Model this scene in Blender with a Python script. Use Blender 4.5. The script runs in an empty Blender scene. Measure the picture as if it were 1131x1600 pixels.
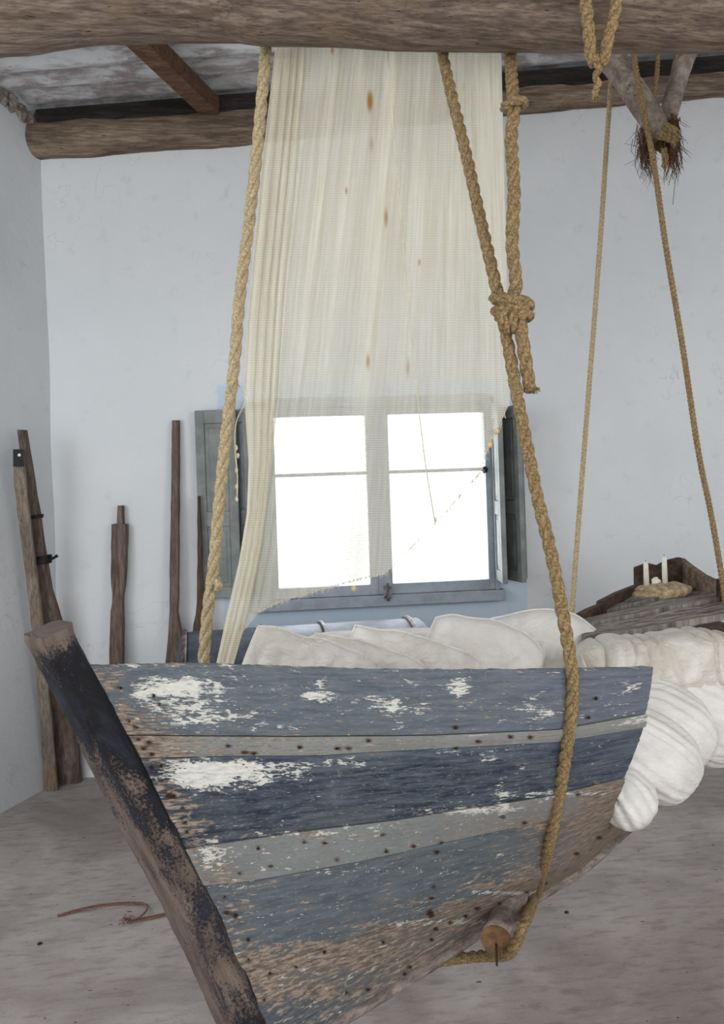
import bpy, bmesh, math, random
import numpy as np
from mathutils import Vector, Matrix, noise
rnd = random.Random(7)
scn = bpy.context.scene
COL = scn.collection

# ------------------------------------------------------------------ camera
F = 1400.0; CX, CY = 565.5, 740.0
YAW, ROLL, EYE = math.radians(6), 0.033, 1.6
CAM = Vector((0, 0, EYE))
fw = Vector((math.sin(YAW), math.cos(YAW), 0)); rt0 = Vector((math.cos(YAW), -math.sin(YAW), 0)); up0 = Vector((0, 0, 1))
RT = rt0*math.cos(ROLL) - up0*math.sin(ROLL); UP = up0*math.cos(ROLL) + rt0*math.sin(ROLL)
cd = bpy.data.cameras.new('camera'); cam = bpy.data.objects.new('camera', cd); COL.objects.link(cam)
cd.sensor_fit = 'VERTICAL'; cd.sensor_height = 36; cd.lens = F/1600*36; cd.shift_y = -(800-CY)/1600.0
cd.clip_start = .05
M = Matrix((RT, UP, -fw)).transposed().to_4x4(); M.translation = CAM
cam.matrix_world = M; scn.camera = cam

# ------------------------------------------------------------------ world, light, exposure
scn.view_settings.view_transform = 'Standard'; scn.view_settings.look = 'None'
scn.view_settings.gamma = 1; scn.view_settings.exposure = -0.08; scn.view_settings.use_curve_mapping = False
w = bpy.data.worlds.new('sky'); scn.world = w; w.use_nodes = True
bg = w.node_tree.nodes['Background']; bg.inputs[0].default_value = (.95, .98, 1, 1); bg.inputs[1].default_value = 2.1

def area(name, loc, target, sx, sy, power, color):
    l = bpy.data.lights.new(name, 'AREA'); l.shape = 'RECTANGLE'; l.size = sx; l.size_y = sy; l.energy = power; l.color = color
    o = bpy.data.objects.new(name, l); COL.objects.link(o); o.location = loc
    o.rotation_euler = (Vector(target)-Vector(loc)).to_track_quat('-Z', 'Y').to_euler(); return o
area('front_fill', (-1.6, -2.8, 1.7), (.6, 3.2, 1.5), 2.4, 2.6, 48, (.97, .98, 1))  # unseen area light added behind the camera for soft front light
area('left_fill', (-2.15, 2.2, 2.0), (1.2, 5.0, 1.7), 1.3, 1.5, 36, (.93, .97, 1))  # unseen area light added to brighten the back wall; no window built here
area('right_fill', (3.2, -.6, 2.2), (-1.2, 4.6, 1.7), 1.6, 1.8, 42, (1, .97, .94))  # unseen area light added to lift the left wall and back corner
area('daylight_window', (.65, 5.95, 1.75), (.65, 3, 1.2), 3.0, 2.6, 170, (.95, .98, 1))

# ------------------------------------------------------------------ photo point -> place
def ray(px, py): return fw + RT*((px-CX)/F) + UP*((CY-py)/F)
def P(px, py, d): return CAM + ray(px, py)*d
def Py(px, py, y): r = ray(px, py); return CAM + r*((y-CAM.y)/r.y)
def Pz(px, py, z=0): r = ray(px, py); return CAM + r*((z-CAM.z)/r.z)
WALL = 5.0

def lerp(a, b, t): return a+(b-a)*t
def poly(pts, x):                       # piecewise linear y(x)
    if x <= pts[0][0]: return pts[0][1]
    for a, b in zip(pts, pts[1:]):
        if x <= b[0]: return lerp(a[1], b[1], (x-a[0])/(b[0]-a[0]+1e-9))
    return pts[-1][1]
def catmull(pts, step):
    pts = [Vector(p) for p in pts]; out = []
    q = [pts[0]*2-pts[1]]+pts+[pts[-1]*2-pts[-2]]
    for i in range(1, len(q)-2):
        n = max(2, int((q[i+1]-q[i]).length/step))
        for k in range(n):
            t = k/n; a, b, c, d = q[i-1:i+3]
            out.append(.5*((2*b)+(c-a)*t+(2*a-5*b+4*c-d)*t*t+(3*b-a-3*c+d)*t**3))
    out.append(pts[-1]); return out

# ------------------------------------------------------------------ objects
def obj(name, verts, faces, mat=None, parent=None, smooth=False, uv=None, attrs=None):
    me = bpy.data.meshes.new(name); me.from_pydata([tuple(v) for v in verts], [], faces); me.update()
    if mat: me.materials.append(mat)
    if smooth: me.polygons.foreach_set('use_smooth', [True]*len(me.polygons))
    if uv:
        l = me.uv_layers.new(name='UVMap')
        for lp in me.loops: l.data[lp.index].uv = uv[lp.vertex_index]
    for k, vals in (attrs or {}).items():
        if hasattr(vals[0], '__len__'):
            a = me.color_attributes.new(k, 'FLOAT_COLOR', 'POINT'); a.data.foreach_set('color', [c for v in vals for c in (*v, 1)])
        else:
            a = me.attributes.new(k, 'FLOAT', 'POINT'); a.data.foreach_set('value', list(vals))
    o = bpy.data.objects.new(name, me); COL.objects.link(o)
    if parent: o.parent = parent
    return o
def rebase(o):                          # put a single-mesh thing's origin at its base
    vs = [v.co for v in o.data.vertices]; c = sum(vs, Vector())/len(vs); c.z = min(v.z for v in vs)
    o.data.transform(Matrix.Translation(-c)); o.location = c; return o
def tag(o, label, cat, group=None, kind=None):
    o['label'] = label; o['category'] = cat
    if group: o['group'] = group
    if kind: o['kind'] = kind
    return o
def struct(o): o['kind'] = 'structure'; return o
def thing(name, label, cat, group=None, loc=(0, 0, 0)):
    o = bpy.data.objects.new(name, None); COL.objects.link(o); o.empty_display_size = .1; o.location = loc; return tag(o, label, cat, group)
def adopt(root, *objs):                 # parent keeping the place
    for o in objs:
        o.parent = root; o.matrix_parent_inverse = Matrix.Translation(-Vector(root.location))
class MB:
    def __init__(s): s.v = []; s.f = []; s.uv = []
    def add(s, v, f, uv=None):
        n = len(s.v); s.v += [Vector(x) for x in v]; s.f += [tuple(i+n for i in q) for q in f]; s.uv += uv or [(0, 0)]*len(v)
    def box(s, a, b):
        x0, y0, z0 = a; x1, y1, z1 = b
        s.add([(x0,y0,z0),(x1,y0,z0),(x1,y1,z0),(x0,y1,z0),(x0,y0,z1),(x1,y0,z1),(x1,y1,z1),(x0,y1,z1)],
              [(0,3,2,1),(4,5,6,7),(0,1,5,4),(1,2,6,5),(2,3,7,6),(3,0,4,7)])
    def hexa(s, v8): s.add(v8, [(0,3,2,1),(4,5,6,7),(0,1,5,4),(1,2,6,5),(2,3,7,6),(3,0,4,7)])
    def tube(s, pts, rad, n=10, cap=True):
        pts = [Vector(p) for p in pts]; m = len(pts); vs = []; fs = []; uv = []
        t = (pts[1]-pts[0]).normalized(); a = t.orthogonal().normalized(); L = 0
        for i, p in enumerate(pts):
            t = (pts[min(i+1, m-1)]-pts[max(i-1, 0)]).normalized(); a = (a - t*a.dot(t)).normalized(); b = t.cross(a)
            if i: L += (p-pts[i-1]).length
            r = rad[i] if hasattr(rad, '__len__') else rad
            for k in range(n):
                g = 2*math.pi*k/n; vs.append(p+(a*math.cos(g)+b*math.sin(g))*r); uv.append((L, k/n))
        for i in range(m-1):
            for k in range(n): k2 = (k+1) % n; fs.append((i*n+k, i*n+k2, (i+1)*n+k2, (i+1)*n+k))
        if cap: fs += [tuple(range(n))[::-1], tuple((m-1)*n+k for k in range(n))]
        s.add(vs, fs, uv)
    def rope(s, pts, r, pitch=None, fuzz=0, strands=3, fl=.012):
        pitch = pitch or r*7; path = catmull(pts, r*.55); m = len(path)
        t = (path[1]-path[0]).normalized(); a = t.orthogonal().normalized(); L = 0; fr = []
        for i, p in enumerate(path):
            t = (path[min(i+1, m-1)]-path[max(i-1, 0)]).normalized(); a = (a - t*a.dot(t)).normalized(); b = t.cross(a)
            if i: L += (p-path[i-1]).length
            fr.append((p, a.copy(), b, L))
        for k in range(strands):
            c = []
            for p, a, b, L in fr:
                g = 2*math.pi*(L/pitch + k/strands); c.append(p+(a*math.cos(g)+b*math.sin(g))*r*.47)
            s.tube(c, [r*.56*(1+.08*noise.noise(q*60)) for q in c], 8)
        for _ in range(int(fuzz*fr[-1][3])):
            p, a, b, L = rnd.choice(fr); g = rnd.random()*6.28; o = (a*math.cos(g)+b*math.sin(g)); p0 = p+o*r*.8
            tt = a.cross(b)*rnd.uniform(-1, 1); e = p0+(o*.6+tt+Vector((rnd.gauss(0,.3), rnd.gauss(0,.3), rnd.gauss(0,.3))))*fl*rnd.uniform(.3, 1)
            q = (e-p0).orthogonal().normalized()*.0009; s.add([p0-q, p0+q, e], [(0, 1, 2)])
    def build(s, name, mat, parent=None, smooth=False): return obj(name, s.v, s.f, mat, parent, smooth, s.uv)
def grid_faces(nu, nv, flip=False):
    f = []
    for j in range(nv-1):
        for i in range(nu-1):
            q = (j*nu+i, j*nu+i+1, (j+1)*nu+i+1, (j+1)*nu+i); f.append(q[::-1] if flip else q)
    return f
def solid_grid(pts, nu, nv, offs):      # a grid given thickness; offs = per-vertex offset vector
    n = len(pts); vs = list(pts)+[p+o for p, o in zip(pts, offs)]
    f = grid_faces(nu, nv)+[tuple(i+n for i in q[::-1]) for q in grid_faces(nu, nv)]
    ring = [i for i in range(nu)]+[j*nu+nu-1 for j in range(1, nv)]+[(nv-1)*nu+i for i in range(nu-2, -1, -1)]+[j*nu for j in range(nv-2, 0, -1)]
    for a, b in zip(ring, ring[1:]+ring[:1]): f.append((b, a, a+n, b+n))
    return vs, f
def fixn(o):
    bm = bmesh.new(); bm.from_mesh(o.data); bmesh.ops.recalc_face_normals(bm, faces=bm.faces); bm.to_mesh(o.data); bm.free(); return o
def bevel(o, wd, seg=2):
    m = o.modifiers.new('b', 'BEVEL'); m.width = wd; m.segments = seg; m.limit_method = 'ANGLE'; return o

# ------------------------------------------------------------------ materials
def s2l(c): return tuple(((x/255)/12.92 if x/255 <= .04045 else ((x/255+.055)/1.055)**2.4) for x in c)
class NT:
    def __init__(s, name, rough=.8):
        s.m = bpy.data.materials.new(name); s.m.use_nodes = True; s.t = s.m.node_tree; s.n = s.t.nodes
        s.b = s.n['Principled BSDF']; s.b.inputs['Roughness'].default_value = rough; s.b.inputs['Specular IOR Level'].default_value = .25
        s.tc = s.n.new('ShaderNodeTexCoord')
    def lk(s, a, b): s.t.links.new(a, b)
    def set(s, inp, v):
        if isinstance(v, bpy.types.NodeSocket): s.lk(v, inp)
        elif hasattr(v, '__len__') and len(v) == 3 and inp.type == 'RGBA': inp.default_value = (*v, 1)
        else: inp.default_value = v
    def coord(s, kind='Object', scale=(1, 1, 1), rot=(0, 0, 0)):
        mp = s.n.new('ShaderNodeMapping'); s.lk(s.tc.outputs[kind], mp.inputs[0]); mp.inputs['Scale'].default_value = scale; mp.inputs['Rotation'].default_value = rot
        return mp.outputs[0]
    def noise(s, vec, scale, detail=6, rough=.6, dist=0):
        n = s.n.new('ShaderNodeTexNoise'); s.lk(vec, n.inputs['Vector']); n.inputs['Scale'].default_value = scale
        n.inputs['Detail'].default_value = detail; n.inputs['Roughness'].default_value = rough; n.inputs['Distortion'].default_value = dist; return n.outputs['Fac']
    def math(s, op, a, b=0, c=0):
        n = s.n.new('ShaderNodeMath'); n.operation = op; s.set(n.inputs[0], a); s.set(n.inputs[1], b); s.set(n.inputs[2], c); return n.outputs[0]
    def step(s, v, lo, hi, a=0, b=1):
        n = s.n.new('ShaderNodeMapRange'); n.interpolation_type = 'SMOOTHSTEP'; s.set(n.inputs[0], v); n.inputs[1].default_value = lo; n.inputs[2].default_value = hi
        n.inputs[3].default_value = a; n.inputs[4].default_value = b; return n.outputs[0]
    def mix(s, f, a, b, mode='MIX'):
        n = s.n.new('ShaderNodeMix'); n.data_type = 'RGBA'; n.blend_type = mode; s.set(n.inputs[0], f); s.set(n.inputs[6], a); s.set(n.inputs[7], b); return n.outputs[2]
    def attr(s, name, out='Fac'):
        n = s.n.new('ShaderNodeAttribute'); n.attribute_name = name; return n.outputs[out]
    def bump(s, h, strength=.5, dist=.01):
        n = s.n.new('ShaderNodeBump'); s.lk(h, n.inputs['Height']); n.inputs['Strength'].default_value = strength; n.inputs['Distance'].default_value = dist
        s.lk(n.outputs[0], s.b.inputs['Normal'])
    def color(s, c): s.set(s.b.inputs['Base Color'], c); return s

def wood(name, c1, c2, scale=(1.5, 22, 22), rough=.85, kind='Object', c3=None, bump=.6, rot=(0,0,0)):
    t = NT(name, rough); v = t.coord(kind, scale, rot); g = t.noise(v, 1.6, 8, .65, .4); big = t.noise(t.coord(kind), 5, 4)
    c = t.mix(t.step(g, .32, .68), s2l(c1), s2l(c2))
    if c3: c = t.mix(t.step(big, .52, .66), c, s2l(c3))
    fg = t.noise(v, 6, 5, .7); c = t.mix(t.step(fg, .35, .62, .55, 0), c, s2l([x*.55 for x in c1])); cr = t.step(t.noise(v, 8, 3, .5), .26, .33); c = t.mix(cr, s2l([x*.4 for x in c1]), c)
    t.color(c); t.bump(t.math('ADD', g, t.math('MULTIPLY', cr, .3)), bump, .006); return t.m
def plaster():
    t = NT('plaster', .92); o = t.coord('Object'); n1 = t.noise(o, 1.3, 5); n2 = t.noise(o, 9, 6, .6)
    c = t.mix(t.step(n1, .35, .65), (.71, .74, .76), (.76, .78, .80)); c = t.mix(t.step(n2, .56, .75), c, (.66, .69, .71))
    sx = t.n.new('ShaderNodeSeparateXYZ'); t.lk(t.tc.outputs['Object'], sx.inputs[0]); wob = t.math('MULTIPLY', t.math('SUBTRACT', t.noise(o, 6, 4), .5), .06)
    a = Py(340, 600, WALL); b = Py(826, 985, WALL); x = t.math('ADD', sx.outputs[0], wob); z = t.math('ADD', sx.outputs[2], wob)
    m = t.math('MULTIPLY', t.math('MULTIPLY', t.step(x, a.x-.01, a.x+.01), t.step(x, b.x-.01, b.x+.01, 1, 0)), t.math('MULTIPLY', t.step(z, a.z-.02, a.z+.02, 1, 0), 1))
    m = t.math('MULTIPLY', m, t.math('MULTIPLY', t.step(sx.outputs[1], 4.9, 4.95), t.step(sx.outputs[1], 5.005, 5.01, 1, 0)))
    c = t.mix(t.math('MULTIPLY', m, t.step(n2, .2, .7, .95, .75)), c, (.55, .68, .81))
    v = t.n.new('ShaderNodeTexVoronoi'); v.feature = 'DISTANCE_TO_EDGE'; v.inputs['Scale'].default_value = 1.1
    wv = t.n.new('ShaderNodeVectorMath'); wv.operation = 'ADD'; nn = t.n.new('ShaderNodeTexNoise'); t.lk(o, nn.inputs[0]); nn.inputs['Scale'].default_value = 5
    t.lk(o, wv.inputs[0]); t.lk(nn.outputs['Color'], wv.inputs[1]); t.lk(wv.outputs[0], v.inputs['Vector'])
    ck = t.math('MULTIPLY', t.step(v.outputs['Distance'], .0, .006, 1, 0), t.step(n1, .5, .62))
    c = t.mix(t.math('MULTIPLY', ck, .35), c, (.35, .35, .36))
    t.color(c); t.bump(t.math('ADD', t.noise(o, 40, 5), t.math('MULTIPLY', n2, 2)), .25, .006); return t.m
def concrete():
    t = NT('concrete_floor', .85); o = t.coord('Object'); n1 = t.noise(o, 1.6, 6, .6, .6); n2 = t.noise(t.coord('Object', (1, 3, 1)), 9, 7, .7); n3 = t.noise(o, 130, 3, .7)
    c = t.mix(t.step(n1, .3, .7), s2l((150, 141, 137)), s2l((188, 180, 176))); c = t.mix(t.step(n2, .45, .7, 0, .6), c, s2l((126, 114, 108)))
    c = t.mix(t.step(n3, .60, .72, 0, .5), c, s2l((95, 88, 84)))
    sp = t.step(t.noise(t.coord('Object', (1, 2.5, 1)), 22, 2, .5), .72, .75); c = t.mix(sp, c, s2l((70, 62, 58)))
    t.color(c); t.bump(t.math('ADD', n3, t.math('MULTIPLY', n2, 2)), .35, .004); t.b.inputs['Specular IOR Level'].default_value = .35; return t.m
def hull_paint():
    t = NT('flaking_boat_paint', .75); uv = t.coord('UV', (1, 1, 1)); st = t.coord('UV', (7, 70, 1)); st2 = t.coord('UV', (22, 130, 1))
    g = t.noise(st, 1, 8, .65, .3); g2 = t.noise(st2, 1, 6, .7, .2); blob = t.noise(t.coord('UV', (14, 40, 1)), 1, 7, .7, .8)
    paint = t.mix(t.step(g, .3, .7), t.attr('paint', 'Color'), t.mix(.3, t.attr('paint', 'Color'), s2l((150, 160, 170))))
    paint = t.mix(t.step(g2, .52, .72, 0, .55), paint, s2l((44, 54, 68)))
    fk = t.noise(t.coord('UV', (38, 260, 1)), 1, 4, .7, .2)
    paint = t.mix(t.step(fk, .56, .66, 0, .5), paint, s2l((150, 156, 158))); paint = t.mix(t.step(t.noise(t.coord('UV', (3, 9, 1)), 1, 4), .45, .7, 0, .35), paint, s2l((108, 112, 112)))
    woodc = t.mix(t.step(g2, .35, .65), s2l((98, 86, 78)), s2l((166, 150, 134)))
    mw = t.step(t.math('ADD', t.math('MULTIPLY_ADD', t.math('ADD', t.math('MULTIPLY', g, .4), t.math('MULTIPLY', g2, .6)), 1.9, -.43), t.math('MULTIPLY', t.attr('wood'), 1.3)), .64, .74)
    c = t.mix(mw, paint, woodc)
    hf = t.noise(t.coord('UV', (45, 200, 1)), 1, 5, .75, .3)
    wn = t.math('ADD', t.math('MULTIPLY', blob, .45), t.math('ADD', t.math('MULTIPLY', g2, .35), t.math('MULTIPLY', hf, .35)))
    wh = t.math('ADD', t.math('MULTIPLY_ADD', wn, 2.1, -.70), t.math('MULTIPLY', t.attr('white'), 1.3))
    mwh = t.step(wh, .69, .73); c = t.mix(mwh, c, t.mix(t.step(g2, .4, .7), s2l((226, 224, 214)), s2l((190, 192, 188))))
    c = t.mix(t.step(t.math('ADD', t.math('MULTIPLY', hf, 1.1), t.attr('stain')), .85, 1.35), c, s2l((64, 44, 32)))
    c = t.mix(t.step(t.math('ADD', t.math('MULTIPLY', g2, .3), t.attr('ochre')), .5, .8), c, s2l((176, 134, 70)))
    c = t.mix(t.step(t.math('ADD', t.math('MULTIPLY', g2, .3), t.attr('red')), .55, .7), c, s2l((190, 86, 70)))
    ck = t.step(t.noise(t.coord('UV', (4, 190, 1)), 1, 3, .6), .25, .31); c = t.mix(ck, s2l((35, 32, 32)), c)
    t.color(c); h = t.math('ADD', t.math('ADD', t.math('MULTIPLY', g2, .6), t.math('MULTIPLY', mwh, .35)), t.math('SUBTRACT', ck, t.math('MULTIPLY', mw, .4)))
    t.bump(h, .7, .003); return t.m
def linen(name, c1, c2, sc=1.0, wr=.5):
    t = NT(name, .95); o = t.coord('Object'); n = t.noise(o, 7, 4, .5, 1.2); f = t.noise(o, 300, 2); c = t.mix(t.step(n, .35, .7), s2l(c1), s2l(c2)); t.color(c)
    m = t.n.new('ShaderNodeTexMusgrave') if False else None
    wv = t.noise(t.coord('Object', (1, 1, 2.2)), 14*sc, 4, .55, 1.5); t.bump(t.math('ADD', wv, t.math('MULTIPLY', f, .12)), wr, .02)
    t.b.inputs['Sheen Weight'].default_value = .1; return t.m
def netting():
    t = NT('sheer_netting', .95); n, lk = t.n, t.lk
    uv = t.coord('UV', (1, 1, 1)); a = t.n.new('ShaderNodeTexWave'); a.bands_direction = 'Y'; a.inputs['Scale'].default_value = 46; a.inputs['Distortion'].default_value = 3.5; a.inputs['Detail'].default_value = 2; a.inputs['Detail Scale'].default_value = .7
    lk(uv, a.inputs['Vector']); th = t.noise(t.coord('UV', (60, 4, 1)), 1, 4, .6); big = t.noise(t.coord('UV', (3, 1.5, 1)), 1, 4)
    op = t.math('ADD', t.math('MULTIPLY', a.outputs['Fac'], .13), t.math('ADD', t.math('MULTIPLY', th, .06), t.math('MULTIPLY', big, .2)))
    op = t.math('ADD', op, t.attr('dense')); op = t.math('MINIMUM', op, .985)
    c = t.mix(t.step(th, .3, .7), s2l((232, 226, 206)), s2l((246, 242, 228))); c = t.mix(t.step(t.math('ADD', t.math('MULTIPLY', th, .3), t.attr('stain')), .3, .75), c, s2l((188, 142, 62)))
    df = n.new('ShaderNodeBsdfDiffuse'); tl = n.new('ShaderNodeBsdfTranslucent'); tr = n.new('ShaderNodeBsdfTransparent'); m1 = n.new('ShaderNodeMixShader'); m2 = n.new('ShaderNodeMixShader')
    lk(c, df.inputs[0]); lk(c, tl.inputs[0]); m1.inputs[0].default_value = .62; lk(df.outputs[0], m1.inputs[1]); lk(tl.outputs[0], m1.inputs[2])
    lk(op, m2.inputs[0]); lk(tr.outputs[0], m2.inputs[1]); lk(m1.outputs[0], m2.inputs[2]); lk(m2.outputs[0], n['Material Output'].inputs[0])
    b = n.new('ShaderNodeBump'); b.inputs['Strength'].default_value = .25; b.inputs['Distance'].default_value = .003; lk(a.outputs['Fac'], b.inputs['Height']); lk(b.outputs[0], df.inputs['Normal']); return t.m
def plain(name, c1, c2, rough=.8, metal=0, sc=12, bump=.2):
    t = NT(name, rough); o = t.coord('Object'); n = t.noise(o, sc, 6, .65); t.color(t.mix(t.step(n, .35, .68), s2l(c1), s2l(c2))); t.b.inputs['Metallic'].default_value = metal
    t.bump(t.noise(o, sc*5, 4), bump, .003); return t.m
def glass():
    t = NT('window_glass'); n, lk = t.n, t.lk; tr = n.new('ShaderNodeBsdfTransparent'); gl = n.new('ShaderNodeBsdfGlossy'); gl.inputs['Roughness'].default_value = .05; m = n.new('ShaderNodeMixShader')
    d = n.new('ShaderNodeBsdfTranslucent'); d.inputs[0].default_value = (.8, .85, .9, 1); m2 = n.new('ShaderNodeMixShader')
    dirt = t.step(t.noise(t.coord('Object', (1, 1, .5)), 5, 5, .7), .55, .75, .0, .06)
    m.inputs[0].default_value = .06; lk(tr.outputs[0], m.inputs[1]); lk(gl.outputs[0], m.inputs[2]); lk(dirt, m2.inputs[0]); lk(m.outputs[0], m2.inputs[1]); lk(d.outputs[0], m2.inputs[2]); lk(m2.outputs[0], n['Material Output'].inputs[0]); return t.m
def stem_mat():
    t = NT('tarred_stem_wood', .7); uv = t.coord('UV', (6, 30, 1)); g = t.noise(uv, 1, 8, .7, .5); b = t.noise(t.coord('UV', (9, 16, 1)), 1, 8, .75, .6); fine = t.noise(t.coord('UV', (160, 200, 1)), 1, 4, .7)
    c = t.mix(t.step(g, .3, .7), s2l((84, 73, 68)), s2l((126, 111, 102)))
    nv = t.mix(t.step(b, .45, .7), s2l((26, 26, 30)), s2l((48, 52, 66)))
    c = t.mix(t.step(t.math('ADD', t.math('MULTIPLY', b, .8), t.math('ADD', t.math('MULTIPLY', fine, .6), t.attr('tar'))), .74, .90), c, nv)
    c = t.mix(t.step(t.math('ADD', fine, t.attr('chip')), 1.02, 1.06), c, s2l((190, 188, 180)))
    t.color(c); t.bump(t.math('ADD', fine, g), .6, .004); return t.m
def roofmat():
    t = NT('limewashed_sheet', .8); o = t.coord('Object', (2, 6, 6)); n = t.noise(o, 2, 8, .7, .4); t.color(t.mix(t.step(n, .38, .6), s2l((150, 138, 136)), s2l((212, 214, 216)))); t.bump(n, .3, .006); return t.m

MORTAR = plain('crumbled_mortar', (120, 106, 96), (176, 168, 162), .95, 0, 30, .6)
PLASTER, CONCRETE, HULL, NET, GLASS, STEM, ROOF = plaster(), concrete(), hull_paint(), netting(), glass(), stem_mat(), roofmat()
BEAM = wood('rough_log', (86, 72, 64), (142, 124, 110), (3, 26, 26), c3=(122, 104, 88), bump=1.0)
WALLBEAM = wood('weathered_wall_log', (104, 88, 76), (164, 144, 124), (1.2, 14, 14), bump=.8)
RAFTER = wood('brown_rafter', (92, 66, 50), (134, 100, 78), (3, 14, 14))
GAPDARK = wood('gap_dark_timber', (38, 34, 32), (62, 56, 52), (1.5, 12, 12))  # near-black tone paints the shade of the roof gap; also backs hull seams
POSTW = wood('dusty_oar_wood', (92, 78, 72), (134, 116, 106), (18, 18, 1.4))
BROWNW = wood('brown_timber', (80, 62, 52), (112, 90, 76), (18, 18, 1.4))
GREYW = wood('grey_board', (112, 102, 94), (152, 138, 124), (18, 18, 1.2), c3=(140, 112, 84))
DRIFT = wood('bare_branch', (128, 114, 104), (172, 158, 146), (6, 6, 6), bump=.4)
DECKW = wood('silvered_deck', (96, 84, 76), (192, 184, 176), (22, 3, 22), kind='UV', bump=.9)
DARKGUN = wood('dark_gunwale', (54, 40, 34), (98, 78, 66), (6, 10, 10), bump=.8)
KEELW = wood('keel_timber', (116, 104, 98), (172, 158, 150), (4, 4, 14))
CUTEND = wood('sawn_log_end', (124, 94, 66), (160, 124, 90), (6, 6, 6), bump=.4)
GREYPAINT = plain('grey_window_paint', (150, 158, 168), (168, 175, 184), .7, 0, 14)
SHUTPAINT = plain('grey_green_shutter_paint', (122, 128, 126), (146, 150, 148), .75, 0, 10, .3)
IRON = plain('dark_iron', (44, 38, 36), (80, 62, 52), .6, .6, 40)
RUST = plain('rusty_nail', (48, 30, 22), (92, 56, 34), .9, .2, 90)
TANK = plain('grey_painted_tank', (70, 76, 88), (104, 110, 122), .55, .35, 8, .15)
HOOP = plain('worn_hoop', (66, 56, 58), (132, 122, 122), .5, .4, 30, .3)
SISAL = plain('sisal', (118, 96, 66), (184, 158, 116), .95, 0, 160, .8)
PALESISAL = plain('pale_sisal', (164, 144, 110), (212, 194, 158), .95, 0, 160, .8)
DARKROPE = plain('shaded_sisal', (112, 88, 62), (150, 122, 84), .95, 0, 160, .8)
FIBRE = plain('brown_fibres', (74, 54, 42), (110, 84, 64), .95, 0, 60)
TWINE = plain('red_brown_twine', (112, 78, 66), (150, 118, 106), .9, 0, 120)
RUBBER = plain('black_strap', (24, 22, 24), (44, 40, 42), .6, 0, 30)
CORKY = plain('pale_cork', (150, 130, 100), (208, 190, 156), .95, 0, 38, 1.0)
COTTON = plain('cotton_cord', (206, 196, 168), (226, 218, 196), .95, 0, 60)
WAX = plain('candle_wax', (226, 222, 208), (238, 234, 222), .5, 0, 20)
SHELL = plain('shell_float', (204, 176, 130), (226, 200, 160), .8, 0, 60)
LINEN = linen('cream_linen', (226, 220, 211), (241, 238, 232), 1.2, .6); LINEN2 = linen('white_linen', (222, 218, 212), (235, 232, 227), 1.3, .35)
SHEET = linen('mattress_ticking', (208, 200, 188), (232, 228, 222), .9, .7)

# ================================================================== SETTING
CORN = Py(80, 700, WALL).x
def leftx(y): return CORN - .41*(WALL-y)
XR, YB = 4.6, -3.2
fl = MB(); fl.box((leftx(YB)-.2, YB, -.15), (XR, WALL+.3, 0)); struct(fl.build('floor', CONCRETE))
# roof height along x (rises to the right)
zl = Py(49, 178, WALL); zr = Py(1131, 92, WALL)
def roofz(x): return zl.z+(zr.z-zl.z)*(x-zl.x)/(zr.x-zl.x)
# window opening
wx0, wx1 = Py(424, 780, WALL).x, Py(768, 780, WALL).x; wz0, wz1 = Py(600, 925, WALL).z, Py(600, 636, WALL).z
bw = MB()
def wallbox(x0, x1, z0, z1=None):
    a = z1 if z1 is not None else roofz(x0)-.02; b = z1 if z1 is not None else roofz(x1)-.02
    bw.hexa([(x0, WALL, z0), (x1, WALL, z0), (x1, WALL+.14, z0), (x0, WALL+.14, z0), (x0, WALL, a), (x1, WALL, b), (x1, WALL+.14, b), (x0, WALL+.14, a)])
wallbox(CORN-.3, wx0, 0); wallbox(wx1, XR+.2, 0); wallbox(wx0, wx1, 0, wz0); wallbox(wx0, wx1, wz1)
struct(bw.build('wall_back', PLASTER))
# left wall: uneven plaster surface with thickness
nu, nv = 60, 40; pts = []
for j in range(nv):
    for i in range(nu):
        y = lerp(WALL+.02, YB, (i/(nu-1))**1.6); x = leftx(y); z = (roofz(x)+.05)*j/(nv-1)
        b = .02*noise.noise(Vector((y*1.5, z*1.5, 0))); pts.append(Vector((x+b, y, z)))
vs, fs = solid_grid(pts, nu, nv, [Vector((-.25, 0, 0))]*len(pts)); struct(fixn(obj('wall_left', vs, fs, PLASTER, smooth=False)))
rw = MB(); rw.box((XR, YB, 0), (XR+.2, WALL+.3, roofz(XR)+.1)); struct(rw.build('wall_right', PLASTER))
# corrugated roof
nu, nv = 24, 420; pts = []
for j in range(nv):
    y = lerp(WALL+.3, YB, j/(nv-1))
    for i in range(nu):
        x = lerp(leftx(y)-.3, XR+.2, i/(nu-1)); pts.append(Vector((x, y, roofz(x)+.03+.022*math.sin(2*math.pi*y/.19)+.01*noise.noise(Vector((x, y*2, 3))))))
vs, fs = solid_grid(pts, nu, nv, [Vector((0, 0, .03))]*len(pts)); struct(fixn(obj('ceiling', vs, fs, ROOF, smooth=True)))
# crumbled mortar where left wall meets roof
tr = MB()
def lump(mb, c, r, seed, n=14, sq=(1, 1, 1)):
    vs, fs = [], []
    for i in range(n+1):
        for k in range(n):
            th = math.pi*i/n; ph = 2*math.pi*k/n; d = Vector((math.sin(th)*math.cos(ph), math.sin(th)*math.sin(ph), math.cos(th)))
            q = d*r*(1+.45*noise.noise(d*2.2+Vector((seed, 0, 0)))); vs.append(Vector(c)+Vector((q.x*sq[0], q.y*sq[1], q.z*sq[2])))
    for i in range(n):
        for k in range(n): fs.append((i*n+k, (i+1)*n+k, (i+1)*n+(k+1) % n, i*n+(k+1) % n))
    mb.add(vs, fs)
for k in range(16):
    y = WALL-.02-k*.07; x = leftx(y); lump(tr, (x+.01, y, roofz(x)-.03-.05*rnd.random()), .03+.02*rnd.random(), k, 12, (.7, 1.6, 1.1))
struct(tr.build('trim_1', MORTAR))

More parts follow.
